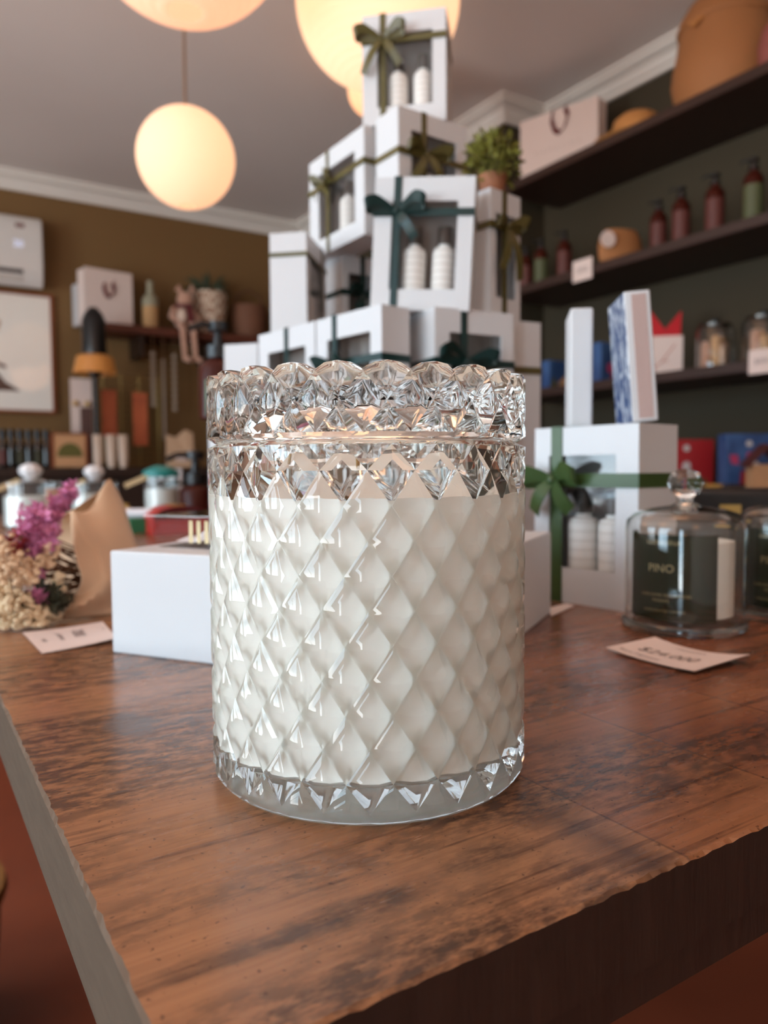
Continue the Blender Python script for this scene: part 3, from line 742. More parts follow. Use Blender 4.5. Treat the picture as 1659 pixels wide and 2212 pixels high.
for p, rot, h, lb, k, ck in GIFT_BOTTLES:
    nm = next(v_ for q, v_ in names.items() if q in lb)
    two = sum(1 for e in GIFT_BOTTLES if e[3] == lb) == 2
    label = 'white bottle in the window of the %s%s' % (nm, (', nearer its bow' if k == 0 else ', farther from its bow') if two else '')
    if proto is None: proto = bottle_in_box(); o = proto; o.location = p; o.rotation_euler = rot; o['label'] = label
    else: o = dup(proto, p, rot, label)

# ---------------------------------------------------------------- boxes on the green-ribboned box
zt = T + .1485 + .0013
p = at(1250, 800, .685); p.z = zt
t = thing('carton_box', 'tall slim plain white carton standing on the moss-green ribboned box', 'box', p, math.atan2(azv(12).y, azv(12).x) + rad(-65) + rad(65))
t.rotation_euler = (0, 0, math.atan2(azv(99).y, azv(99).x))
bevel(MB().box((0, .0, .0515), (.0195, .05, .103)).build('carton', 'white', t), .002)
MB().box((0, -.0252, .1), (.0165, .0006, .004)).build('tuck_flap', 'white', t)
p = at(1376, 800, .632); p.z = zt
t = thing('match_box', 'blue and white patterned slim box with a brick-red striking strip on its edge', 'box', p, 0)
X = azv(95); t.rotation_euler = (0, 0, math.atan2(X.y, X.x))
mb_ = MB().box((0, 0, .0515), (.0205, .06, .103), 0)
sl = mb_.build('sleeve', ['white', 'matchblue'], t)
for pl in sl.data.polygons:
    if abs(pl.normal.x) > .5: pl.material_index = 1
bevel(sl, .0012)
MB().box((.001, -.0303, .0515), (.0115, .0006, .098)).build('striker', 'striker', t)
t.rotation_euler = (0, rad(-4.5), t.rotation_euler[2]); t.location.z += .0012

# ---------------------------------------------------------------- low white box behind the candle
NB = on_z(975, 1499, T); BH = .0645
u, v = azv(-65.5), azv(24.5)
top = NB.copy(); top.z += BH
DW = reach(NB, u, 243); WR = reach(NB, v, 1190)
ctr = NB + u * DW / 2 + v * WR / 2
t = thing('carton_box', 'low wide plain white carton directly behind the candle', 'box', ctr, math.atan2(v.y, v.x))
bevel(MB().box((0, 0, BH / 2), (WR, DW, BH)).build('carton', 'white', t), .0012)
LB = t
bpy.context.view_layer.update()
# clear tray box on top of it with tissue inside
tr = thing('clear_tray_box', 'clear plastic tray box with white tissue lying on the low white carton', 'box', t.matrix_world @ Vector((.005, DW * .12, BH + .0003)), t.rotation_euler[2])
tw, tdp, thh = WR * .82, DW * .62, .02
m = MB(); rw = .0007
m.box((0, 0, rw / 2), (tw, tdp, rw))
for sx in (-1, 1):
    m.add([(sx * tw / 2, -tdp / 2, 0), (sx * tw / 2, tdp / 2, 0), (sx * (tw / 2 + .006), tdp / 2 + .006, thh), (sx * (tw / 2 + .006), -tdp / 2 - .006, thh)], [(0, 1, 2, 3)])
    m.add([(-tw / 2, sx * tdp / 2, 0), (tw / 2, sx * tdp / 2, 0), (tw / 2 + .006, sx * (tdp / 2 + .006), thh), (-tw / 2 - .006, sx * (tdp / 2 + .006), thh)], [(0, 1, 2, 3)])
so = m.build('tray', 'film', tr)
ls = MB()
for k in range(4): ls.box((-tw / 2 - .0042, tdp / 2 - .03 - k * .006, .011), (.0003, .003, .014))
ls.build('label_stripes', 'gold_ink', tr)
MB().box((0, -.004, thh + .0006), (tw + .012, tdp + .02, .0012)).build('cover', 'film', tr)
rn = random.Random(5)
ti = MB(); gx, gy = 14, 18
vs = [((i / gx - .5) * (tw - .01), (j / gy - .5) * (tdp - .02), .002 + .010 * rn.random() * (1 if 0 < i < gx and 0 < j < gy else .3)) for i in range(gx + 1) for j in range(gy + 1)]
ti.add(vs, [(i * (gy + 1) + j, (i + 1) * (gy + 1) + j, (i + 1) * (gy + 1) + j + 1, i * (gy + 1) + j + 1) for i in range(gx) for j in range(gy)])
tag(ti.build('tissue_paper', 'tissue', None, loc=tr.location + Vector((0, 0, .001)), rz=tr.rotation_euler[2]), 'crumpled white tissue paper inside the clear tray box', 'paper')

# ---------------------------------------------------------------- price cards on the table
def card(label, corners, curl, lines, group='price cards lying on the table'):
    P = [on_z(x, y, T + .0008) for x, y in corners]     # a, b, c, d around
    c = sum(P, Vector()) / 4
    t = thing('price_card', label, 'card', Vector((c.x, c.y, T)), 0, group)
    n = 10; m = MB(); vs = []
    for i in range(n + 1):
        for j in range(n + 1):
            s, r = i / n, j / n
            q = (P[0] * (1 - s) + P[1] * s) * (1 - r) + (P[3] * (1 - s) + P[2] * s) * r - c
            vs.append((q.x, q.y, .0009 + curl(s, r)))
    k = (n + 1) ** 2
    vs += [(x, y, z - .0005) for x, y, z in vs]
    fs = [(i * (n + 1) + j, (i + 1) * (n + 1) + j, (i + 1) * (n + 1) + j + 1, i * (n + 1) + j + 1) for i in range(n) for j in range(n)]
    fs += [tuple(x + k for x in f[::-1]) for f in fs]
    o = m.add(vs, fs, 0, True).build('paper', 'card', t)
    for txt, (s0, r0), size, flip in lines:
        tv, tf = text_mb(txt, 1.0)
        ex = (P[1] - P[0]) if not flip else (P[3] - P[0]); ey = (P[0] - P[3]) if not flip else (P[0] - P[1])
        ex = Vector((ex.x, ex.y, 0)); ey = Vector((ey.x, ey.y, 0))
        out = []
        for x, y, z in tv:
            s, r = (s0 + x * size / ex.length, r0 - z * size / ey.length) if not flip else (s0 - z * size / ey.length * -1, r0 + x * size / ex.length)
            s_, r_ = min(1, max(0, s)), min(1, max(0, r))
            q = (P[0] * (1 - s_) + P[1] * s_) * (1 - r_) + (P[3] * (1 - s_) + P[2] * s_) * r_ - c
            out.append((q.x, q.y, .00105 + curl(s_, r_)))
        MB().add(out, tf).build('lettering', 'ink', t)
    return t
card('pale price card with handwritten price lying in front of the dark green candle', [(1308, 1405), (1415, 1389), (1620, 1428), (1500, 1457)][::1], lambda s, r: .0035 * (2 * r - 1) ** 2 * (.4 + .6 * s) + .0005,
     [('$24.000', (.42, .48), .0125, True), ('home fragrances', (.15, .32), .0045, True), ('HAMAVINA', (.82, .5), .004, True)])
card('pale price card lying beside the dried flowers, left of the low white carton', [(48, 1366), (91, 1411), (252, 1386), (222, 1350)], lambda s, r: .0025 * r * r,
     [('$000', (.42, .62), .012, False), ('fragrances', (.45, .36), .006, False), ('candle', (.5, .15), .005, False), ('gift', (.42, .93), .004, False)])
card('small white card corner peeking out between the low carton and the green-ribboned box', [(1186, 1313), (1190, 1331), (1240, 1309), (1225, 1303)], lambda s, r: 0.0, [])

# ---------------------------------------------------------------- candles under bell jars
def bell_candle(label_c, label_b, c, rz):
    RC_ = .0405
    t = thing('bell_jar', label_b, 'bell jar', c, rz, 'glass bell jars over the dark green candles')
    w = .0014; zb = .0075
    MB().lathe([(0, 0), (RC_ + .0005, 0), (RC_ + .002, .0015), (RC_ + .002, .005), (RC_ + .0005, .0068), (0, .0068)], 64).build('base_plate', 'glass', t)
    out = [(RC_, zb), (RC_, .070), (RC_ - .001, .0765), (RC_ - .006, .0815), (RC_ - .015, .0842), (.010, .0865), (.0058, .089)]
    inn = [(.004, .0855), (.010, .0845), (RC_ - .015, .0823), (RC_ - .0068, .0797), (RC_ - .0024, .0755), (RC_ - w, .070), (RC_ - w, zb)]
    MB().lathe(out + [(0.003, .089)] + inn, 64, closed=True).build('dome', 'glass', t, sharp=50)
    MB().lathe([(0, .0865), (.0055, .0885), (.0052, .0915), (.0095, .0955), (.0125, .1025), (.0095, .1095), (.004, .1122), (0, .1125)], 32).build('knob', 'glass', t)
    cn = thing('candle', label_c, 'candle', c + Vector((0, 0, .0072)), rz, 'dark green candles under bell jars')
    r0 = .0345; h = .062
    MB().lathe([(0, 0), (r0 - .001, 0), (r0, .001), (r0, h), (r0 - .0016, h)], 64).build('tumbler', 'film_soft', cn)
    MB().lathe([(0, .0034), (r0 - .0018, .0034), (r0 - .0018, .055), (0, .0545)], 64).build('wax', 'wax', cn)
    m = MB(); a0, a1 = rad(-112), rad(36); n = 40; rl = r0 + .0003
    vs = []
    for i in range(n + 1):
        a = a0 + (a1 - a0) * i / n - math.pi / 2
        for r_ in (rl, rl + .0003):
            vs += [(r_ * math.cos(a), r_ * math.sin(a), .0018), (r_ * math.cos(a), r_ * math.sin(a), .0605)]
    fs = []
    for i in range(n):
        b = 4 * i; fs += [(b + 2, b + 6, b + 7, b + 3), (b + 1, b + 5, b + 4, b), (b + 3, b + 7, b + 5, b + 1), (b, b + 4, b + 6, b + 2)]
    lb = m.add(vs, fs, 0, True).build('label', 'label_green', cn)
    tx = MB()
    for txt, sz, z, am in (('HAMAVINA', .0046, .055, -23), ('PINO', .0078, .0375, -25), ('LUXE HOME FRAGRANCES', .0029, .0192, -21), ('TENERIFE', .0029, .0155, -25), ('HANDCRAFTED CANDLE', .0025, .0085, -22)):
        tv, tf = text_mb(txt, sz)
        tx.add([((rl + .0005) * math.sin(x / rl + rad(am)), -(rl + .0005) * math.cos(x / rl + rad(am)), z + zz) for x, y, zz in tv], tf)
    tx.build('lettering', 'gold_ink', lb)
    for k in (0,): MB().tube([(0, 0, .0545), (.0003, 0, .0585)], .0008, 6).build('wick', 'wick', cn)
    return t
cP = on_z(1476, 1352, T + .0004)
def face_cam(c): d = CAM - c; return math.atan2(d.y, d.x) + math.pi / 2
bell_candle('ivory candle with dark green label under the fully visible bell jar', 'clear glass bell jar with ball knob, fully in view behind the price card', cP, face_cam(cP))
cQ = on_z(1716, 1330, T + .0004)
bell_candle('ivory candle with dark green label under the bell jar cut by the frame edge', 'clear glass bell jar cut off by the frame edge, beside the fully visible one', cQ, face_cam(cQ))
# ---------------------------------------------------------------- dried flower bouquet in kraft paper
bo_c = on_z(150, 1335, T)
bq = thing('dried_bouquet', 'bunch of dried pink and cream flowers wrapped in kraft paper', 'bouquet', bo_c)
rn = random.Random(21)
def loc(px, py, d):
    p = at(px, py, d) - bo_c
    p.z = max(p.z, .0012); return p
def sheet(A, B, nc, bulge, name, mat_):
    # surface between edge A and edge B (lists of px,py,d), bulged towards the viewer
    A = [loc(*q) for q in A]; B = [loc(*q) for q in B]; n = 18; m = MB()
    def cr(L_, t):
        t *= len(L_) - 1; i = min(int(t), len(L_) - 2); u = t - i
        p = [L_[max(i - 1, 0)], L_[i], L_[i + 1], L_[min(i + 2, len(L_) - 1)]]
        return .5 * (2 * p[1] + (p[2] - p[0]) * u + (2 * p[0] - 5 * p[1] + 4 * p[2] - p[3]) * u * u + (3 * p[1] - p[0] - 3 * p[2] + p[3]) * u ** 3)
    vs = []
    for i in range(n + 1):
        a, b = cr(A, i / n), cr(B, i / n)
        for j in range(nc + 1):
            s = j / nc; w_ = math.sin(math.pi * s) * bulge + .0028 * math.sin(7 * s + 3.1 * i / n * 2) * s * (1 - s) * 4 + .003 * math.sin(i * .9 - s * 4) * s
            
            if bulge > 0:
                ti_ = i / n; dd = s - (1 - (ti_ - .5) / .45 * .95)
                w_ += .011 * max(0, 1 - abs(dd) / .22) * (ti_ > .45) + .006 * max(0, 1 - abs(s - .25 - .5 * ti_) / .12) * (ti_ < .7)
            p = a.lerp(b, s) - _F * w_
            if bulge > 0: p.z -= .014 * math.sin(math.pi * s) ** 2 * (1 - i / n) ** 5
            p.z = max(p.z, .0012); vs.append(p)
    fs = [(i * (nc + 1) + j, (i + 1) * (nc + 1) + j, (i + 1) * (nc + 1) + j + 1, i * (nc + 1) + j + 1) for i in range(n) for j in range(nc)]
    o = m.add(vs, fs, 0, True).build(name, mat_, bq, sharp=60)
    s_ = o.modifiers.new('thickness', 'SOLIDIFY'); s_.thickness = .0006; s_.offset = 0
    return o
fA = [(152, 1106, .64), (156, 1165, .605), (166, 1215, .59), (176, 1252, .583), (158, 1292, .583), (122, 1344, .586)]
fB = [(239, 1034, .70), (268, 1095, .69), (292, 1162, .67), (306, 1230, .65), (300, 1292, .63), (262, 1338, .61)]
sheet(fA, fB, 14, .012, 'paper_wrap', 'kraft')
bA = [(152, 1106, .645), (128, 1120, .69), (110, 1180, .71), (100, 1240, .71), (104, 1290, .68), (122, 1340, .592)]
sheet(bA, fB, 12, -.006, 'paper_back', 'kraft')
def blossoms(name, spots, size, mt, spiky):
    m = MB()
    for c, r_, n in spots:
        c = loc(*c)
        for k in range(n if spiky else int(n * 2.2)):
            d_ = Vector((rn.gauss(0, 1), rn.gauss(0, 1), rn.gauss(0, 1))).normalized() * r_ * rn.uniform(.25, 1) ** .6
            p = c + d_; p.z = max(p.z, size)
            q = Matrix.Rotation(rn.uniform(0, 6.28), 4, Vector((rn.gauss(0, 1), rn.gauss(0, 1), rn.gauss(0, 1))).normalized())
            s = size * rn.uniform(.6, 1.3)
            if spiky:
                for a in range(5):
                    t_ = 2 * math.pi * a / 5
                    m.add([(0, 0, 0), (s * math.cos(t_ - .5) * .6, s * math.sin(t_ - .5) * .6, s * .35), (s * 1.25 * math.cos(t_), s * 1.25 * math.sin(t_), s * .55), (s * math.cos(t_ + .5) * .6, s * math.sin(t_ + .5) * .6, s * .35)], [(0, 1, 2, 3)], 0, False, Matrix.Translation(p) @ q)
                m.add([(-s * .25, 0, 0), (s * .25, 0, 0), (0, s * .25, 0), (0, 0, -s * 1.2)], [(0, 1, 2), (0, 3, 1), (1, 3, 2), (2, 3, 0)], 0, False, Matrix.Translation(p) @ q)
            elif rn.random() < .97: m.sphere(p, s * .62, 6, 0, (1, rn.uniform(.7, 1), rn.uniform(.7, 1)))
    o = m.build(name, mt, bq); o['kind'] = 'stuff'; return o
blossoms('pink_statice', [((80, 1140, .57), .017, 90), ((62, 1165, .562), .010, 46), ((100, 1165, .566), .012, 50), ((72, 1110, .575), .010, 34), ((110, 1125, .58), .009, 30)], .0042, 'pink', True)
blossoms('pink_statice', [((150, 1062, .60), .007, 26), ((128, 1092, .592), .008, 26), ((118, 1110, .59), .006, 16), ((141, 1078, .596), .006, 14)], .0036, 'pink', True)
blossoms('pink_statice', [((84, 1290, .556), .006, 16), ((78, 1190, .56), .007, 22), ((80, 1228, .56), .005, 9)], .0036, 'pink', True)
blossoms('red_petals', [((38, 1176, .556), .010, 30), ((28, 1210, .556), .006, 10)], .0042, 'maroon', True)
blossoms('cream_blossoms', [((12, 1200, .548), .016, 40), ((26, 1232, .548), .013, 34), ((46, 1214, .552), .006, 12), ((55, 1240, .55), .009, 22), ((80, 1212, .556), .005, 9), ((103, 1215, .563), .004, 7), ((110, 1190, .565), .007, 14)], .0036, 'cream', False)
blossoms('cream_blossoms', [((14, 1300, .545), .014, 44), ((38, 1312, .545), .013, 40), ((20, 1338, .545), .010, 30), ((60, 1335, .55), .011, 34), ((80, 1348, .553), .010, 30), ((98, 1325, .558), .007, 14), ((122, 1252, .566), .005, 8), ((128, 1272, .568), .004, 6), ((122, 1325, .568), .005, 8)], .0040, mat('pale_cream_blossom', (222, 198, 162), .8, vary=.2, scale=90), False)
blossoms('dark_leaves', [((95, 1300, .563), .014, 40), ((118, 1292, .57), .012, 30), ((75, 1310, .558), .008, 16)], .0055, 'leafdark', True)
m = MB(); root = loc(236, 1255, .685)
for k in range(72):
    s = loc(rn.uniform(5, 125), rn.uniform(1150, 1330), rn.uniform(.565, .61)); e = root + Vector((rn.uniform(-.006, .006), rn.uniform(-.006, .006), rn.uniform(-.008, .008)))
    mid = s.lerp(e, .5) + Vector((rn.uniform(-.008, .008), rn.uniform(-.008, .008), rn.uniform(-.004, .012))); mid.z = max(mid.z, .004); s.z = max(s.z, .003)
    m.tube([s, mid, e], .0006, 5)
m.build('dried_stems', 'stem', bq)['kind'] = 'stuff'

# ---------------------------------------------------------------- jars and boxes at the far end of the table
def knob_jar(label, c, r, hb, rz, lidc=None, band=True):
    t = thing('candle_jar', label, 'candle', c, rz, 'faceted-knob glass candle jars at the far table end')
    MB().lathe([(0, 0), (r - .002, 0), (r, .002), (r, hb), (r - .0022, hb), (r - .0022, .006), (0, .005)], 40).build('jar', 'thin_glass', t)
    MB().lathe([(0, .0055), (r - .0026, .0065), (r - .0026, hb * .74), (0, hb * .735)], 40).build('wax', 'jar_in', t)
    if band:
        m = MB(); n = 16; vs = []
        for i in range(n + 1):
            a = rad(-62 + 84 * i / n)
            vs += [((r + .0004) * math.cos(a), (r + .0004) * math.sin(a), hb * .12), ((r + .0004) * math.cos(a), (r + .0004) * math.sin(a), hb * .92)]
        o = m.add(vs, [(2 * i, 2 * i + 2, 2 * i + 3, 2 * i + 1) for i in range(n)], 0, True).build('label', mat('pale_pink_label', (222, 196, 182), .6, vary=.02), t)
        o.modifiers.new('thickness', 'SOLIDIFY').thickness = .0004
    MB().lathe([(0, hb), (r + .001, hb), (r + .001, hb + .006 + (.007 if lidc else 0)), (r * .55, hb + .010 + (.012 if lidc else 0)), (.012, hb + .012 + (.013 if lidc else 0)), (0, hb + .012 + (.013 if lidc else 0))], 40).build('lid', lidc or 'thin_glass', t)
    if not lidc:
        m = MB(); z0 = hb + .011
        pr = [(0, 0), (.009, .001), (.020, .010), (.0235, .019), (.018, .028), (.008, .033), (0, .0335)]
        for i, (rr, zz) in enumerate(pr): pass
        m.lathe([(a_, z0 + b_) for a_, b_ in pr], 10, smooth=False); m.build('knob', 'frost', t)
    m = MB(); Mx = Matrix.Translation((-r * .62, -r * .55, hb + .004)) @ Matrix.Rotation(rad(-24), 4, 'Y')
    m.box((-.022, 0, .0), (.072, .002, .011), 0, Mx); m.build('wooden_tag', 'stick', t)
    return t
fz = lambda c: face_cam(c)
c = on_z(70, 1140, T); knob_jar('white candle jar with crystal knob lid behind the pink flowers, nearest the frame edge', c, .055, .088, fz(c))
c = on_z(206, 1125, T); knob_jar('white candle jar with crystal knob lid rising behind the kraft paper', c, .052, .085, fz(c), band=False)
c = on_z(350, 1128, T); knob_jar('white jar with flat turquoise lid beside the red arched box', c, .038, .102, fz(c), 'teal_lid', band=False)
def pbox(name, label, cat, px, py, z, w, d, h, az_, mt, part='carton', group=None, bv=.001):
    c = on_z(px, py, z) if isinstance(py, (int, float)) else py
    v = azv(az_); t = thing(name, label, cat, c, math.atan2(v.y, v.x), group)
    bevel(MB().box((0, 0, h / 2), (w, d, h)).build(part, mt, t), bv); return t
# red arched box
c = on_z(380, 1149, T); v = azv(58); t = thing('arched_box', 'red lacquered box with a curved lid and gilt top stripe', 'box', c, math.atan2(v.y, v.x))
w_, d_, h_ = .105, .085, .026
MB().box((0, 0, h_ / 2), (w_, d_, h_)).build('box_body', 'red', t)
m = MB(); n = 16; poly = [(-w_ / 2, h_ + .0004), (w_ / 2, h_ + .0004)] + [(w_ / 2 * math.cos(math.pi * i / n), h_ + .0004 + .002 + .022 * math.sin(math.pi * i / n)) for i in range(n + 1)]
m.prism(poly, -d_ / 2, d_ / 2); lid_ = m.build('arched_lid', ['red', 'darkred'], t)
for pl in lid_.data.polygons:
    if abs(pl.normal.y) > .9: pl.material_index = 1
MB().box((0, 0, h_ + .0252), (.02, d_ * .8, .0012)).build('gilt_stripe', 'gold', t)
pbox('carton_box', 'small green box under the white paper roll', 'box', 293, 1150, T, .03, .05, .027, 60, mat('green_card', (36, 104, 66), .5))
c = on_z(293, 1150, T); a_, b_ = c + Vector((0, 0, .036)) - azv(80) * .018, c + Vector((0, 0, .036)) + azv(80) * .034
t = thing('paper_roll', 'white rolled paper lying on the small green box', 'paper roll', c + Vector((0, 0, .0272)))
MB().tube([a_ - t.location, b_ - t.location], .0088, 18).build('roll', 'tissue', t)
MB().tube([b_ - t.location, b_ - t.location + azv(80) * .003], .0055, 12).build('roll_end', mat('peach_paper', (222, 180, 150), .7), t)
c = on_z(272, 1142, T); t = thing('spray_bottle', 'small slim gold bottle beside the kraft paper', 'bottle', c)
MB().lathe([(0, 0), (.011, 0), (.012, .001), (.012, .040), (.009, .043), (0, .043)], 20).build('body', mat('pale_gold_metal', (220, 204, 150), .35, metal=.3), t)
MB().lathe([(0, .043), (.007, .043), (.007, .050), (0, .051)], 16).build('cap', 'gold', t)
def pump_bottle(label, c, r, h, rz, lab, mt='amber', lh=(.15, .75), group=None, labmat='greenglass', scale_p=1.0):
    t = thing('pump_bottle', label, 'bottle', c, rz, group)
    MB().lathe([(0, 0), (r * .94, 0), (r, r * .06), (r, h * .82), (r * .9, h * .9), (r * .5, h * .97), (r * .42, h), (0, h)], 28).build('bottle_body', mt, t)
    if lab:
        m = MB(); n = 14; vs = []
        for i in range(n + 1):
            a = rad(-150 + 120 * i / n)
            vs += [((r + .0005) * math.cos(a), (r + .0005) * math.sin(a), h * lh[0]), ((r + .0005) * math.cos(a), (r + .0005) * math.sin(a), h * lh[1])]
        o = m.add(vs, [(2 * i, 2 * i + 2, 2 * i + 3, 2 * i + 1) for i in range(n)], 0, True).build('label', labmat, t)
        o.modifiers.new('thickness', 'SOLIDIFY').thickness = .0006
    p = r * scale_p
    m = MB().lathe([(0, h), (p * .5, h), (p * .5, h + p * .5), (p * .2, h + p * .55), (p * .16, h + p * 1.1), (p * .42, h + p * 1.15), (p * .42, h + p * 1.5), (0, h + p * 1.55)], 18)
    m.tube([(0, 0, h + p * 1.35), (-p * .8, -p * .2, h + p * 1.35), (-p * 1.25, -p * .3, h + p * 1.12)], p * .13, 8)
    m.build('pump', 'black', t)
    return t
c = at(500, 905, 1.16); c.z = T; v = azv(60); t = thing('carton_box', 'plain tall carton hidden behind the candle, carrying the amber pump bottle', 'box', c, math.atan2(v.y, v.x)); hz_ = at(466, 905, 1.15).z - T
bevel(MB().box((0, 0, hz_ / 2 - .0005), (.056, .056, hz_ - .001)).build('carton', 'white', t), .001)
c = at(474, 905, 1.16); c.z = T + hz_; pump_bottle('amber pump bottle with green label peeking over the edge of the candle lid', c, .030, .092, fz(c) + .35, True, lh=(.06, .62), scale_p=1.2)
c = on_z(424, 1127, T); pump_bottle('squat amber pump bottle with black pump behind the red arched box', c, .036, .085, fz(c), False, scale_p=1.35)
# white ribboned box between the two pump bottles, resting on a pale box
c = on_z(392, 1106, T); c.z = T
pb = pbox('carton_box', 'pale pink low box at the far table end behind the red arched box', 'box', 0, c, 0, .15, .12, .062, 70, mat('pale_pink_card', (208, 178, 164), .6), group=None)
c2 = c + Vector((0, 0, .0622)) + azv(-90) * .03
v = azv(62); t = thing('gift_box', 'little white box with dark teal ribbon standing on the pale pink low box', 'gift box', c2, math.atan2(v.y, v.x))
MB().box((0, 0, .03), (.055, .05, .06)).build('carton', 'white', t)
r_ = MB(); r_.box((-.018, -.0256, .03), (.009, .0008, .06)); r_.box((-.018, 0, .0606), (.009, .052, .0008)); r_.box((0, -.0262, .018), (.0566, .0008, .008)); r_.box((-.0281, 0, .018), (.0008, .052, .008))
bow(r_.build('ribbon', 'teal', t), 'teal', -.018, -.0266, .018, .03, .010, 31)

# ---------------------------------------------------------------- shelves on the right wall
SX, SZ = 2.2, (2.21, 1.772, 1.340, .922)
SY1, SY0 = 2.50, -1.2
snames = ['uppermost dark wood wall shelf holding the straw basket', 'second dark wood wall shelf holding brown bottles and a tan pouch', 'third dark wood wall shelf holding printed boxes and the red-topped bag', 'lowest dark wood wall shelf, at the height of the table top']
for z, lb in zip(SZ, snames):
    t = thing('wall_shelf', lb, 'shelf', ((SX + XR) / 2, (SY0 + SY1) / 2, z - .034), 0, 'shelves on the dark wall')
    bevel(MB().box((0, 0, .017), (XR - SX, SY1 - SY0, .034)).build('board', 'shelf', t), .002)
def spos(px, X, z):          # point on a shelf under picture column px
    r = ray(px, 700); k = X / r.x; return Vector((X, r.y * k, z))
Z1, Z2, Z3, Z4 = [z + .0005 for z in SZ]
# straw basket, hat, bag on the uppermost shelf
c = spos(1556, 2.37, Z1); t = thing('woven_basket', 'big domed straw basket on the uppermost shelf', 'basket', c)
MB().lathe([(0, 0), (.145, 0), (.158, .04), (.168, .09), (.164, .13), (.152, .19), (.145, .255)], 48).build('basket_body', 'straw', t)
MB().lathe([(.148, .250), (.153, .262), (.143, .290), (.115, .335), (.065, .37), (0, .38)], 48).build('basket_lid', 'straw', t)
for s in (-1, 1): MB().tube([(-.148, s * .02, .245), (-.165, s * .012, .235), (-.166, -s * .004, .222)], .006, 8).build('side_loop', 'straw2', t)
c = spos(1372, 2.37, Z1); t = thing('straw_hat', 'straw hat lying on the uppermost shelf between bag and basket', 'hat', c, 0)
MB().lathe([(.156, .020), (.165, .016), (.16, .012), (.10, .004), (.094, .010)], 40, closed=True).build('brim', 'straw2', t)
MB().lathe([(.098, .006), (.095, .05), (.085, .095), (.06, .115), (0, .118)], 36).build('crown', 'straw2', t)
c = spos(1672, 2.30, Z1); t = thing('fabric_pouch', 'dusty pink pouch at the frame edge on the uppermost shelf', 'pouch', c)
MB().lathe([(0, 0), (.045, 0), (.06, .03), (.062, .08), (.05, .13), (.03, .155), (0, .16)], 28).build('pouch_body', 'pinkpot', t)
MB().tube([(.03, 0, .15), (.0, -.03, .152), (-.03, 0, .15), (0, .03, .152), (.03, 0, .15)], .004, 8).build('drawstring', 'burgundy', t)

def gift_bag(label, A, B, z, h, d, nm='bag_body', mt='card', flip=False, bowp=None, txt=None, fold=.3, bowmat='burgundy', kk=1.0):
    # front face runs from A (left as seen) to B; depth d away from the viewer
    X = (B - A); W = X.length; X = X.normalized(); Y = Vector((-X.y, X.x, 0))
    ctr = A + X * W / 2 + Y * d / 2; ctr.z = z
    t = thing('gift_bag', label, 'gift bag', ctr, math.atan2(X.y, X.x))
    x, y = W / 2, d / 2; th = .0012
    m = MB(); m.box((0, -y, h / 2), (W, th, h)); m.box((0, y, h / 2), (W, th, h)); m.box((0, 0, th / 2), (W, d, th))
    for s in (-1, 1):       # gusset folded inwards
        m.add([(s * x, -y, 0), (s * x, -y, h), (s * (x - d * .12), 0, h), (s * (x - .003), 0, 0)], [(0, 1, 2, 3)])
        m.add([(s * (x - .003), 0, 0), (s * (x - d * .12), 0, h), (s * x, y, h), (s * x, y, 0)], [(0, 1, 2, 3)])
    m.build(nm, mt, t)
    if bowp:
        sx, sz, L_, bw = bowp
        r = MB(); pts = [(sx - .5 * L_ * kk, -y - .004, sz + .55 * L_), (sx - .6 * L_, -y - .006, sz), (sx - .35 * L_, -y - .008, sz - .75 * L_), (sx, -y - .008, sz - L_), (sx + .35 * L_, -y - .008, sz - .75 * L_), (sx + .6 * L_, -y - .006, sz), (sx + .35 * L_, -y - .004, sz + .5 * L_), (sx + .6 * L_, -y - .003, sz + .9 * L_)]
        r.strip(pts, Vector((.6, -.2, .6)).normalized() * bw / 2); r.build('ribbon', bowmat, t)
    if txt:
        tv, tf = text_mb(txt, W * .085); MB().add([(a, -y - .0010 + b, zz + h * .42) for a, b, zz in tv], tf).build('lettering', mat('pale_grey_print', (206, 190, 182), .6), t)
    return t
A, B = at(1124, 265, 3.20), at(1293, 205, 2.97)
gift_bag('white gift bag with loop of burgundy ribbon on the uppermost shelf', A, B, Z1, .262, .07, bowp=(.01, .225, .062, .02), txt='H A M A V I N A')

# second shelf: bottles, pouch, tags
def shelf_bottle(label, px, X, z, r, h, kind, group='small brown bottles on the second shelf'):
    c = spos(px, X, z); t = thing('pump_bottle', label, 'bottle', c, fz(c), group)
    MB().lathe([(0, 0), (r * .95, 0), (r, r * .1), (r, h * .68), (r * .8, h * .76), (r * .42, h * .8), (r * .42, h * .83), (0, h * .83)], 20).build('bottle_body', 'amber', t)
    m = MB(); n = 10; vs = []
    for i in range(n + 1):
        a = rad(-155 + 130 * i / n); vs += [((r + .0006) * math.cos(a), (r + .0006) * math.sin(a), h * .1), ((r + .0006) * math.cos(a), (r + .0006) * math.sin(a), h * .6)]
    m.add(vs, [(2 * i, 2 * i + 2, 2 * i + 3, 2 * i + 1) for i in range(n)], 0, True).build('label', kind, t)
    m = MB().lathe([(0, h * .83), (r * .5, h * .83), (r * .5, h * .9), (r * .15, h * .91), (r * .15, h * .96), (r * .5, h * .96), (r * .5, h), (0, h)], 14)
    m.tube([(0, 0, h * .98), (-r, 0, h * .98), (-r * 1.3, 0, h * .95)], r * .12, 6); m.build('pump', 'black', t)
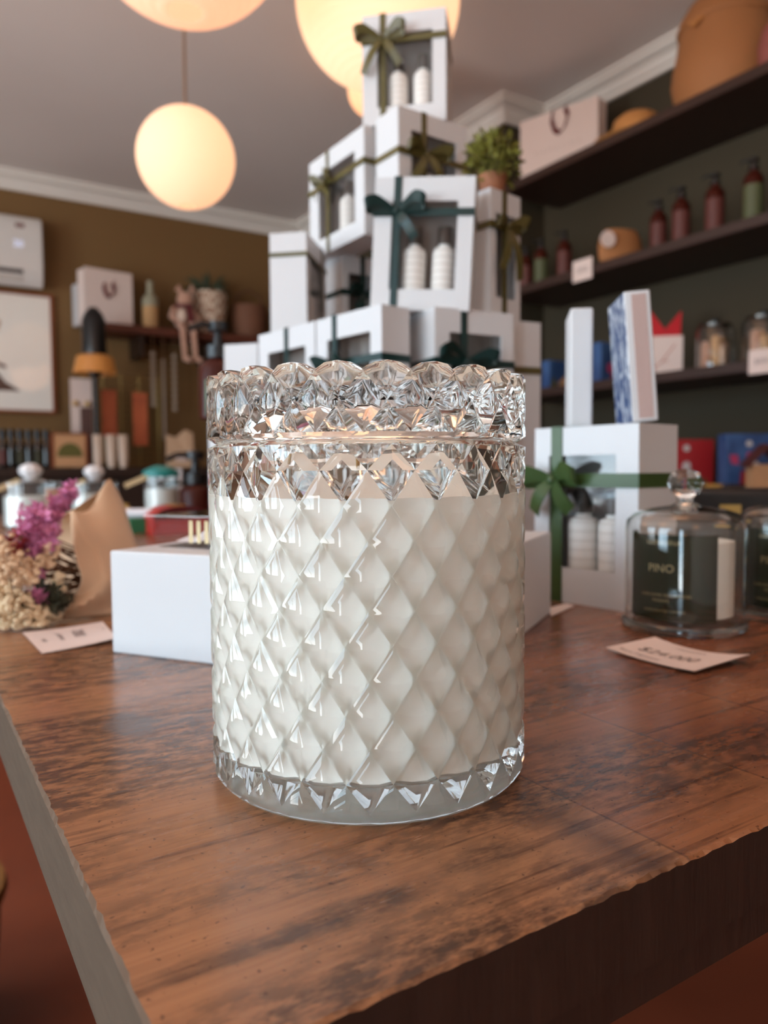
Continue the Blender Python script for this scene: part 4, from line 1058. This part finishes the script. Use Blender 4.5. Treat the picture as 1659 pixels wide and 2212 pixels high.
for lb, px, X, k in (('brown bottle, first to the far side of the tan pouch on the second shelf', 1218, 2.34, 'brown_label'), ('green-labelled bottle on the second shelf, far end by the gift pile', 1168, 2.34, 'green_label'), ('dark bottle at the far end of the second shelf behind the gift pile edge', 1135, 2.36, 'brown_label'),
                     ('brown bottle touching the near end of the tan pouch on the second shelf', 1420, 2.37, 'brown_label'), ('brown bottle, second from the tan pouch towards the viewer', 1468, 2.33, 'brown_label'),
                     ('red-brown bottle midway between tan pouch and green-labelled bottle', 1540, 2.32, 'brown_label'), ('green-labelled bottle on the second shelf, close to the frame edge', 1622, 2.31, 'green_label'), ('brown bottle at the frame edge on the second shelf', 1690, 2.30, 'brown_label')):
    shelf_bottle(lb, px, X, Z2, .031, .215, k)
c = spos(1338, 2.30, Z2); t = thing('straw_pouch', 'tan woven oval pouch with a white disc tag on the second shelf', 'pouch', c, fz(c) + .5)
MB().lathe([(0, 0), (.055, 0), (.068, .02), (.07, .06), (.064, .10), (.05, .125), (0, .13)], 32, M=Matrix.Diagonal((1.25, .55, 1, 1))).build('pouch_body', 'straw', t)
MB().disc((-.075, -.048, .078), .030, .003, 'y').build('disc_tag', 'card', t)
def shelf_tag(label, px, py, X, w, h):
    p = on_x(px, py, X); t = thing('price_tag', label, 'price tag', (p.x, p.y, p.z - h / 2), rad(-90), 'price tags on shelf edges')
    m = MB().box((0, 0, h / 2), (w, .0015, h)); m.build('tag_card', 'card', t)
    tv, tf = text_mb('$000', w * .28); MB().add([(a, -.001 + b, zz + h * .5) for a, b, zz in tv], tf).build('lettering', 'ink', t)
    MB().box((0, .0035, h * .72), (w * .5, .005, .012)).build('clip', 'thin_glass', t)
shelf_tag('white price tag hanging on the second shelf below the disc tag', 1258, 583, SX - .006, .095, .078)
shelf_tag('white price tag on the third shelf at the frame edge', 1646, 780, SX - .006, .085, .072)
# third shelf: printed boxes, red-topped bag, jars
def print_box(name, label, px, X, z, w, d, h, azr, mt, prints=()):
    c = spos(px, X, z); v = azv(azr); t = thing('printed_box', label, 'box', c, math.atan2(v.y, v.x))
    bevel(MB().box((0, 0, h / 2), (w, d, h)).build('carton', mt, t), .0015)
    for nm, mt2, sh, args in prints:
        m = MB(); g = -d / 2 - .0008
        if sh == 'disc': m.disc((args[0] * w, g, args[1] * h), args[2] * h, .0012)
        elif sh == 'poly': m.prism([(a * w, b * h) for a, b in args], g - .0006, g + .0006)
        m.build(nm, mt2, t)
    return t
print_box('', 'blue printed box with tan house print, at the far end of the third shelf', 1203, 2.36, Z3, .125, .05, .125, 60, 'bluebox', (('house_print', 'tan_box', 'poly', [(-.1, .02), (.48, .02), (.48, .34), (.18, .5), (-.1, .28)]), ('tree_print', 'treegreen', 'poly', [(-.48, .02), (-.12, .02), (-.3, .45)])))
print_box('', 'blue printed box with pink and red print on the third shelf, behind the patterned box', 1312, 2.33, Z3, .115, .05, .155, 60, 'bluebox', (('pink_print', 'pinkprint', 'disc', (-.05, .38, .13)), ('red_print', 'redbox', 'poly', [(-.1, .03), (.44, .03), (.44, .3), (.0, .26)]), ('white_print', 'snow', 'disc', (.25, .42, .12))))
c = spos(1438, 2.28, Z3); va = azv(100)
A = Vector((c.x, c.y, 0)) - va * .062; B = Vector((c.x, c.y, 0)) + va * .058
t = gift_bag('white bag with red tissue peaks and red twig print on the third shelf', A, B, Z3, .135, .06)
m = MB(); m.prism([(-.056, .10), (.052, .10), (.056, .222), (.034, .196), (.002, .158), (-.034, .206), (-.050, .228)], -.022, .016)
m.build('red_tissue', 'redtissue', t)
m = MB(); m.tube([(-.04, -.0312, .02), (-.01, -.0312, .045), (.02, -.0312, .085), (.035, -.0312, .105)], .0016, 6); m.tube([(-.01, -.0312, .045), (.012, -.0312, .05)], .0014, 6); m.tube([(-.035, -.0312, .02), (-.045, -.0312, .035)], .004, 6)
m.build('twig_print', mat('rust_print', (176, 96, 72), .6), t)
def glass_jar(label, px, X, z, r, h, seed):
    c = spos(px, X, z); t = thing('glass_jar', label, 'jar', c, 0, 'lidded glass jars on the third shelf'); q = random.Random(seed)
    MB().lathe([(0, 0), (r, 0), (r, h * .74), (r * .9, h * .82), (r * .84, h * .82), (r - .003, h * .73), (r - .003, .004), (0, .004)], 28).build('jar_glass', 'thin_glass', t)
    MB().lathe([(0, h * .82), (r * .8, h * .82), (r * .82, h * .87), (r * .3, h * .9), (r * .2, h * .93), (r * .26, h * .97), (0, h)], 24).build('lid', 'dark_glass', t)
    for k in range(6):
        a = k * 1.05 + q.random(); rr = r * .55; hh = h * q.uniform(.4, .66)
        MB().lathe([(0, .0045), (r * .24, .0045), (r * .24, hh), (r * .12, hh + .006), (0, hh + .006)], 12, (rr * math.cos(a), rr * math.sin(a), 0)).build('content_stick', ['cork', 'cream_tube', 'plush'][k % 3], t)
glass_jar('glass jar of corks and sticks on the third shelf, next to the red-topped bag', 1546, 2.32, Z3, .062, .172, 1)
glass_jar('glass jar of corks and sticks on the third shelf behind the price tag', 1650, 2.33, Z3, .064, .172, 2)
# lowest shelf: red and blue seasonal boxes and small things
print_box('', 'red box printed with a plain white snowman on the lowest shelf', 1496, 2.36, Z4, .135, .07, .19, 92, 'redbox', (('white_print', 'snow', 'disc', (-.2, .52, .075)), ('white_print', 'snow', 'poly', [(-.38, .1), (.05, .1), (-.08, .46), (-.32, .46)]), ('white_print', 'snow', 'disc', (-.2, .84, .06)), ('green_print', 'treegreen', 'poly', [(.2, .1), (.38, .1), (.29, .3)])))
print_box('', 'blue box printed with a red coat and white ball on the lowest shelf', 1632, 2.36, Z4, .20, .07, .20, 92, 'bluebox', (('red_print', 'redbox', 'poly', [(-.28, .16), (.1, .16), (.06, .40), (-.26, .40)]), ('white_print', 'snow', 'disc', (-.06, .46, .10)), ('pink_print', 'pinkprint', 'poly', [(-.18, .62), (.02, .62), (.0, .7), (-.17, .7)]), ('pink_print', 'pinkprint', 'poly', [(-.42, .52), (-.30, .5), (-.32, .66), (-.45, .66)]), ('snow_print', 'snow', 'poly', [(-.48, .02), (.48, .02), (.4, .16), (-.3, .14)]), ('white_print', 'snow', 'disc', (-.14, .84, .05))))
c = spos(1655, 2.255, Z4); v = azv(92); t = thing('wooden_house', 'little tan wooden house with brown roof at the frame edge on the lowest shelf', 'ornament', c, math.atan2(v.y, v.x))
MB().box((0, 0, .05), (.085, .05, .10)).build('house_walls', 'tan_box', t)
MB().prism([(-.055, .092), (.0, .15), (.055, .092), (.055, .104), (0, .163), (-.055, .104)], -.032, .032).build('roof', 'brown_label', t)
for px, lb, wd_, mt in ((1546, 'small gold box on the lowest shelf in front of the red box', .05, 'gold'), (1600, 'small dark brown box beside the gold box on the lowest shelf', .06, 'darkwood')):
    c = spos(px, 2.235, Z4); v = azv(100); t = thing('trinket_box', lb, 'box', c, math.atan2(v.y, v.x)); bevel(MB().box((0, 0, .017), (wd_, .04, .034)).build('box_body', mt, t), .002)
    MB().box((0, 0, .036), (wd_ + .002, .042, .004)).build('lid', mt, t)
# dark case on the table behind the bell jars
c = at(1566, 1093, .80); c.z = T; v = azv(105); t = thing('storage_case', 'long black case lying behind the two bell jars', 'case', c, math.atan2(v.y, v.x))
bevel(MB().box((0, 0, .046), (.112, .06, .092)).build('case_body', 'black', t), .006, 3)
MB().box((0, -.031, .07), (.02, .003, .012)).build('latch', 'steel', t)
# leafy plant
N, u, v, W, D = G['k']; c = N + u * D / 2 + v * W / 2; c.z = T + .435 + .0022
t = thing('potted_plant', 'small olive green leafy plant on top of the gift pile near the shelf', 'plant', c)
MB().lathe([(0, 0), (.013, 0), (.017, .020), (.0175, .022), (.0155, .022), (.0145, .018), (0, .018)], 20).build('pot', 'pot', t)
m = MB(); rp = random.Random(9)
for k in range(420):
    q = Vector((rp.gauss(0, 1), rp.gauss(0, 1), rp.gauss(0, 1))).normalized() * rp.uniform(.35, 1)
    b0 = Vector((q.x * .032, q.y * .032, .045 + q.z * .028)); b0.z += -.012 * (q.x ** 2 + q.y ** 2)
    d_ = (q + Vector((rp.uniform(-.6, .6), rp.uniform(-.6, .6), rp.uniform(-.3, .7)))).normalized(); L_ = rp.uniform(.007, .014)
    sd = d_.cross(Vector((rp.uniform(-1, 1), rp.uniform(-1, 1), 1))).normalized() * L_ * .3; mid = b0 + d_ * L_ * .5
    m.add([b0, mid + sd, b0 + d_ * L_, mid - sd], [(0, 1, 2, 3)], 0, False)
for k in range(14):
    a = rp.uniform(0, 6.28); m.tube([(0, 0, .015), (.012 * math.cos(a), .012 * math.sin(a), .035), (.026 * math.cos(a), .026 * math.sin(a), .048)], .0007, 5)
m.build('foliage', 'leaf', t)

# ---------------------------------------------------------------- back wall: air conditioner, picture, shelf, counter
p = on_y(93, 548, 4.47); zt_ = on_y(93, 470, 4.47).z; zb_ = on_y(93, 622, 4.47).z; h = zt_ - zb_
t = thing('air_conditioner', 'white split air conditioner high on the olive wall', 'air conditioner', (p.x - .42, 4.595, zb_))
m = MB(); pr = [(0, h * .06), (.09, 0), (.112, h * .08), (.122, h * .25), (.126, h * .3), (.126, h * .85), (.11, h * .96), (.08, h), (0, h)]
m.add([(-.42, -a, b) for a, b in pr] + [(.42, -a, b) for a, b in pr], [tuple(range(9)), tuple(range(17, 8, -1))] + [(i, i + 9, (i + 1) % 9 + 9, (i + 1) % 9) for i in range(9)])
bevel(m.build('casing', 'plastic', t), .006)
MB().box((-.04, -.121, h * .2), (.72, .004, h * .06)).build('air_outlet', 'grey_plastic', t)
MB().box((-.04, -.113, h * .11), (.72, .006, h * .10)).build('louvre', mat('light_grey_plastic', (190, 184, 178), .4), t)
MB().box((.31, -.1262, h * .84), (.045, .002, .022)).build('badge', mat('red_brown_badge', (128, 92, 88), .5), t)
tv, tf = text_mb('20', .05); MB().add([(a + .30, -.1265 + b, zz + h * .58) for a, b, zz in tv], tf).build('display', mat('blue_white_digits', (196, 206, 236), .4, emis=.8), t)
pr_, pt_ = on_y(114, 640, 4.575), on_y(114, 637, 4.575); zt_ = pt_.z; zb_ = on_y(114, 894, 4.575).z; h = zt_ - zb_; w = .62
t = thing('framed_picture', 'pale framed print in a thin copper brown frame under the air conditioner', 'picture', (pr_.x - w / 2, 4.595, zb_))
fw = .016; m = MB()
for s in (-1, 1): m.box((s * (w / 2 - fw / 2), -.012, h / 2), (fw, .024, h))
m.box((0, -.012, fw / 2), (w - 2 * fw, .024, fw)); m.box((0, -.012, h - fw / 2), (w - 2 * fw, .024, fw)); m.build('frame', 'frame', t)
pic = MB().box((0, -.006, h / 2), (w - 2 * fw, .006, h - 2 * fw)).build('print', 'mount', t)
MB().prism([(-.2, h * .18), (.135, h * .18), (.06, h * .25), (.02, h * .33), (-.03, h * .37), (-.1, h * .33)], -.0100, -.0092).build('brown_shape', 'print_brown', pic)
MB().prism([(-.2, h * .38), (.0, h * .40), (.06, h * .36), (.07, h * .385), (.0, h * .43), (-.2, h * .42)], -.0100, -.0092).build('brown_shape', 'print_brown', pic)
MB().prism([(-.15, h * .62), (.03, h * .66), (.05, h * .74), (.0, h * .80), (-.15, h * .78)], -.0100, -.0092).build('peach_shape', 'print_peach', pic)
MB().box((0, -.014, h / 2), (w - 2 * fw, .002, h - 2 * fw)).build('glazing', 'pane_clear', t)
# shelf on the back wall
BSZ = 1.828; xa = on_y(214, 720, 4.36).x; xb = 2.10
t = thing('wall_shelf', 'reddish brown shelf on the olive back wall holding bag, plush and vase', 'shelf', ((xa + xb) / 2, 4.47, BSZ - .045))
bevel(MB().box((0, 0, .0225), (xb - xa, .25, .045)).build('board', 'shelf_b', t), .003)
for s in (-.6, .1, .7): MB().prism([(-.012, -.12), (.012, -.12), (.012, 0), (-.012, 0)], -.10, .125).build('bracket', 'darkwood', t).location = (s * (xb - xa) / 2, 0, -.0005)
def bpos(px, Y, z): r = ray(px, 800); k = Y / r.y; return Vector((r.x * k, Y, z))
Zb = BSZ + .0005
A, B = bpos(187, 4.40, 0), bpos(290, 4.44, 0)
gift_bag('white gift bag with burgundy ribbon on the back shelf', A, B, Zb, .30, .10, bowp=(.0, .2, .05, .022), bowmat='burgundy', mt='card')
c = bpos(174, 4.555, Zb); t = thing('carton_box', 'narrow white box standing behind the bag on the back shelf', 'box', c, rad(8)); bevel(MB().box((0, 0, .115), (.05, .06, .23)).build('carton', 'white', t), .002)
c = bpos(328, 4.45, Zb); t = thing('bottle', 'frosted bottle with tan lower half between bag and plush toy', 'bottle', c)
MB().lathe([(0, 0), (.042, 0), (.045, .01), (.045, .13)], 24).build('lower_half', 'cork', t)
MB().lathe([(.045, .13), (.045, .17), (.03, .195), (.018, .205), (.018, .275), (0, .275)], 24).build('upper_half', mat('frosted_grey_glass', (150, 146, 124), .4), t)
# plush toy with dangling legs
c = bpos(398, 4.375, Zb); t = thing('plush_toy', 'long-legged beige plush toy with burgundy scarf sitting on the back shelf', 'toy', c)
m = MB(); m.sphere((0, .01, .075), .058, 18, 0, (.9, .75, 1.25)); m.sphere((.015, .0, .175), .048, 18, 0, (1, .95, 1))
m.tube([(-.05, 0, .12), (-.075, -.02, .07), (-.05, -.05, .04)], [.018, .016, .015], 10); m.tube([(.05, 0, .12), (.085, -.02, .075), (.07, -.05, .03)], [.018, .016, .015], 10)
for s in (-.03, .032): m.tube([(s, -.02, .03), (s, -.075, .02), (s - .002, -.092, -.03), (s + .004, -.092, -.12), (s + .006, -.10, -.175), (s + .03, -.13, -.185)], [.024, .02, .017, .016, .018, .016], 10)
for s in (-.022, .03): m.tube([(s + .012, .0, .21), (s * 1.6 + .01, .005, .25), (s * 2.2 + .012, .01, .225)], [.014, .016, .008], 8)
m.build('body', 'plush', t)
MB().lathe([(.04, .125), (.052, .13), (.052, .145), (.036, .15)], 20, (.006, .004, 0)).build('scarf', 'burgundy', t)
MB().strip([(.015, -.05, .14), (.02, -.062, .09), (.03, -.06, .04)], Vector((.018, 0, 0)), 0, .002).build('scarf_end', 'burgundy', t)
MB().sphere((-.02, -.048, .075), .032, 14, 0, (.9, .45, 1.2)).build('belly_patch', mat('cream_plush', (222, 200, 182), .9), t)
c = bpos(456, 4.46, Zb); t = thing('plant_pot', 'tan plant pot with white lattice and dark leaves on the back shelf', 'potted plant', c)
MB().lathe([(0, 0), (.070, 0), (.085, .05), (.100, .17), (.102, .25), (.094, .25), (.09, .215), (0, .215)], 32).build('pot', 'vase', t)
m = MB(); rp = random.Random(4)
for k in range(46):
    a = rp.uniform(0, 6.28); L_ = rp.uniform(.1, .24); e = rp.uniform(.3, 1.3); d_ = Vector((math.cos(a) * math.cos(e), .45 * math.sin(a) * math.cos(e), math.sin(e)))
    b0 = Vector((0, 0, .215)); sd = d_.cross(Vector((0, 1, .2))).normalized() * .015
    m.add([b0, b0 + d_ * L_ * .55 + sd, b0 + d_ * L_ - Vector((0, 0, L_ * .2)), b0 + d_ * L_ * .55 - sd], [(0, 1, 2, 3)])
m.build('foliage', 'leaf_dark', t)
c = bpos(540, 4.47, Zb); t = thing('woven_basket', 'brown basket on the back shelf next to the lattice pot', 'basket', c)
MB().lathe([(0, 0), (.085, 0), (.105, .06), (.11, .14), (.105, .2), (.098, .2), (.098, .02), (0, .02)], 32).build('basket_body', mat('brown_wicker', (110, 70, 48), .75, vary=.3, scale=60), t)
MB().tube([(-.1, 0, .19), (-.07, 0, .27), (0, 0, .30), (.07, 0, .27), (.1, 0, .19)], .006, 8).build('handle', mat('brown_wicker_handle', (96, 60, 40), .75), t)
# counter
CZ = 1.035; t = thing('counter', 'very dark wooden counter along the back wall', 'counter', (.7, 4.32, 0))
MB().box((0, 0, CZ - .02), (3.0, .5, .04)).build('counter_top', 'darkwood', t)
MB().box((0, .02, (CZ - .04) / 2), (2.94, .44, CZ - .04)).build('counter_body', 'darkwood', t)
for i in range(3): d__ = MB().box((-.98 + .98 * i, -.208, .5), (.94, .018, .9)).build('counter_door', 'darkwood', t); MB().sphere((-.6 + .98 * i, -.226, .55), .014, 12).build('knob', 'steel', d__)
Zc = CZ + .0005
c = bpos(205, 4.18, Zc); t = thing('table_lamp', 'lamp with glowing amber shade and tall black top on the counter', 'lamp', c)
MB().lathe([(0, 0), (.045, 0), (.045, .015), (.012, .02), (.012, .47), (0, .47)], 24).build('base', 'black', t)
MB().lathe([(.108, .49), (.09, .575), (.07, .585), (.068, .58), (.087, .57), (.104, .49)], 32, closed=True).build('lamp_shade', 'lamp_amber', t)
MB().lathe([(0, .47), (.03, .48), (.062, .59), (.06, .62), (.06, .76), (.045, .80), (.02, .83), (0, .835)], 24).build('lamp_top', 'black', t)
# wire rack with printed cards
c = bpos(260, 4.46, Zc); t = thing('wire_rack', 'wire display rack holding tall orange cards on the counter', 'rack', c, rad(0))
m = MB(); 
for i in range(15): m.tube([(-.21, 0, .02 + .035 * i), (.21, 0, .02 + .035 * i)], .0028, 5)
for x in (-.21, -.1, 0, .1, .21): m.tube([(x, .003, 0), (x, .003, .53)], .0022, 5)
m.build('wire_grid', 'steel', t)
for s in (-.2, .2): MB().box((s, 0, .004), (.012, .16, .008)).build('foot', 'steel', t)
for px, y0_, y1_, lb in ((238, 842, 945, 'orange printed card on the wire rack, by the white paper card'), (305, 848, 962, 'orange printed card on the wire rack, by the bead strands')):
    a, b = on_y(px, y0_, 4.44), on_y(px, y1_, 4.44)
    tag(MB().box((0, 0, (a.z - b.z) / 2), (.082, .006, a.z - b.z)).build('printed_card', 'orange', None, loc=(b.x, 4.446, max(b.z, Zc))), lb, 'card', 'tall orange cards on the wire rack')
a, b = on_y(178, 818, 4.34), on_y(178, 948, 4.34)
t = thing('paper_card', 'tall white paper card with dark patterned strip at the end of the wire rack', 'card', (b.x, 4.34, Zc)); hh = a.z - Zc
MB().box((0, 0, hh / 2), (.11, .004, hh)).build('sheet', 'card', t); MB().box((.022, -.004, hh * .36), (.06, .003, hh * .64)).build('dark_strip', mat('plum_brown_strip', (92, 64, 58), .7, vary=.3), t)
for s in (-.03, .03): MB().sphere((s, -.006, hh * .72), .016, 10).build('yellow_clip', 'gold', t)
# bead strands hanging from the back shelf
for px, ye, lb in ((331, 880, 'short bead strand, closest to the orange cards'), (353, 950, 'long bead strand, middle one under the back shelf'), (377, 890, 'bead strand of large beads, closest to the plush toy legs')):
    top = on_y(px, 768, 4.34); top.z = BSZ - .046; zb_ = on_y(px, ye, 4.34).z
    big = px != 353; n = 9 if big else 26; t = thing('bead_strand', lb, 'beads', (top.x, 4.345, zb_), 0, 'bead strands under the back shelf')
    L_ = top.z - zb_; MB().tube([(0, 0, 0), (0, 0, L_)], .0015, 5).build('string', 'cord', t)
    m = MB()
    for k in range(n): m.sphere((0, 0, L_ * .78 * (k + .5) / n), .017 if big else .010, 8)
    o = m.build('beads', 'pearl', t); o['kind'] = 'stuff'
# bottles, printed box and tubes on the counter front
for k, px in enumerate((0, 19, 38, 57, 76, 95)):
    c = bpos(px, 4.17, Zc); lbs = ['dark bottle on the counter below the picture, first in the row from the frame edge', 'dark bottle on the counter, second in the row from the frame edge', 'dark bottle on the counter, third in the row from the frame edge', 'dark bottle on the counter, third in the row from the tree-printed box', 'dark bottle on the counter, second in the row from the tree-printed box', 'dark bottle on the counter, right beside the tree-printed box']
    t = thing('bottle', lbs[k], 'bottle', c, 0, 'dark bottles on the counter')
    MB().lathe([(0, 0), (.020, 0), (.021, .003), (.021, .115), (.012, .135), (.012, .15), (0, .15)], 18).build('bottle_body', 'dark_glass', t)
    MB().lathe([(0, .15), (.017, .15), (.017, .19), (0, .19)], 16).build('cap', 'black', t)
    MB().lathe([(.0216, .02), (.0216, .09)], 18).build('label', ['brown_label', 'dark_glass', 'leafdark', 'dark_glass', 'leafdark', 'dark_glass'][k], t)
c = bpos(144, 4.11, Zc); t = thing('printed_box', 'square natural box printed with a round green tree on the counter', 'box', c)
bevel(MB().box((0, 0, .085), (.150, .05, .165)).build('box_body', 'tan_box', t), .003)
MB().prism([(-.06, .055)] + [(-.0 + .06 * math.cos(math.pi * (1 - i / 10)), .06 + .065 * math.sin(math.pi * i / 10)) for i in range(11)] + [(.06, .055)], -.0265, -.0252).build('tree_print', 'treegreen', t)
m = MB()
for s in (-1, 1): m.box((s * .080, 0, .085), (.01, .056, .175))
m.box((0, 0, .173), (.150, .056, .008)); m.build('copper_frame', 'frame', t)
for k, (px, lb) in enumerate(((207, 'cream tube on the counter, closest to the tree-printed box'), (236, 'cream tube on the counter, middle of three'), (262, 'cream tube on the counter, under the orange cards'))):
    c = bpos(px, 4.095, Zc); t = thing('cosmetic_tube', lb, 'tube', c, 0, 'cream tubes on the counter')
    MB().lathe([(0, 0), (.020, 0), (.020, .03), (0, .03)], 18).build('cap', 'cream_tube', t)
    m = MB(); n = 18; vs = []
    for z, f in ((.03, 1), (.08, .85), (.13, .5), (.17, .06)): vs += [(.025 * math.cos(2 * math.pi * i / n), .024 * f * math.sin(2 * math.pi * i / n), z) for i in range(n)]
    fs = [(r * n + i, r * n + (i + 1) % n, (r + 1) * n + (i + 1) % n, (r + 1) * n + i) for r in range(3) for i in range(n)] + [tuple(3 * n + i for i in range(n))]
    m.add(vs, fs, 0, True).build('tube_body', 'cream_tube', t)
c = bpos(385, 4.15, Zc); t = thing('kraft_pouch', 'tan paper pouch on the counter behind the white ribboned box', 'pouch', c)
m = MB(); m.add([(-.07, -.03, 0), (.07, -.03, 0), (.07, .03, 0), (-.07, .03, 0), (-.075, 0, .18), (-.02, 0, .165), (.03, 0, .21), (.075, 0, .19)], [(3, 2, 1, 0), (0, 1, 7, 6, 5, 4), (2, 3, 4, 5, 6, 7), (1, 2, 7), (3, 0, 4)])
m.build('pouch_body', 'kraft', t); MB().box((0, -.026, .06), (.06, .004, .05)).build('label', 'card', t)
# basket on the floor beside the table
c = on_z(-272, 2330, 0); t = thing('wicker_basket', 'golden wicker basket on the floor, only its rim at the frame edge', 'basket', c)
MB().lathe([(0, 0), (.16, 0), (.19, .12), (.2, .28), (.19, .28), (.18, .1), (.15, .015), (0, .015)], 40).build('basket_body', 'rug', t)
MB().lathe([(.188, .275), (.206, .275), (.21, .285), (.206, .3), (.19, .3), (.186, .29)], 40, closed=True).build('rim', 'rug', t)
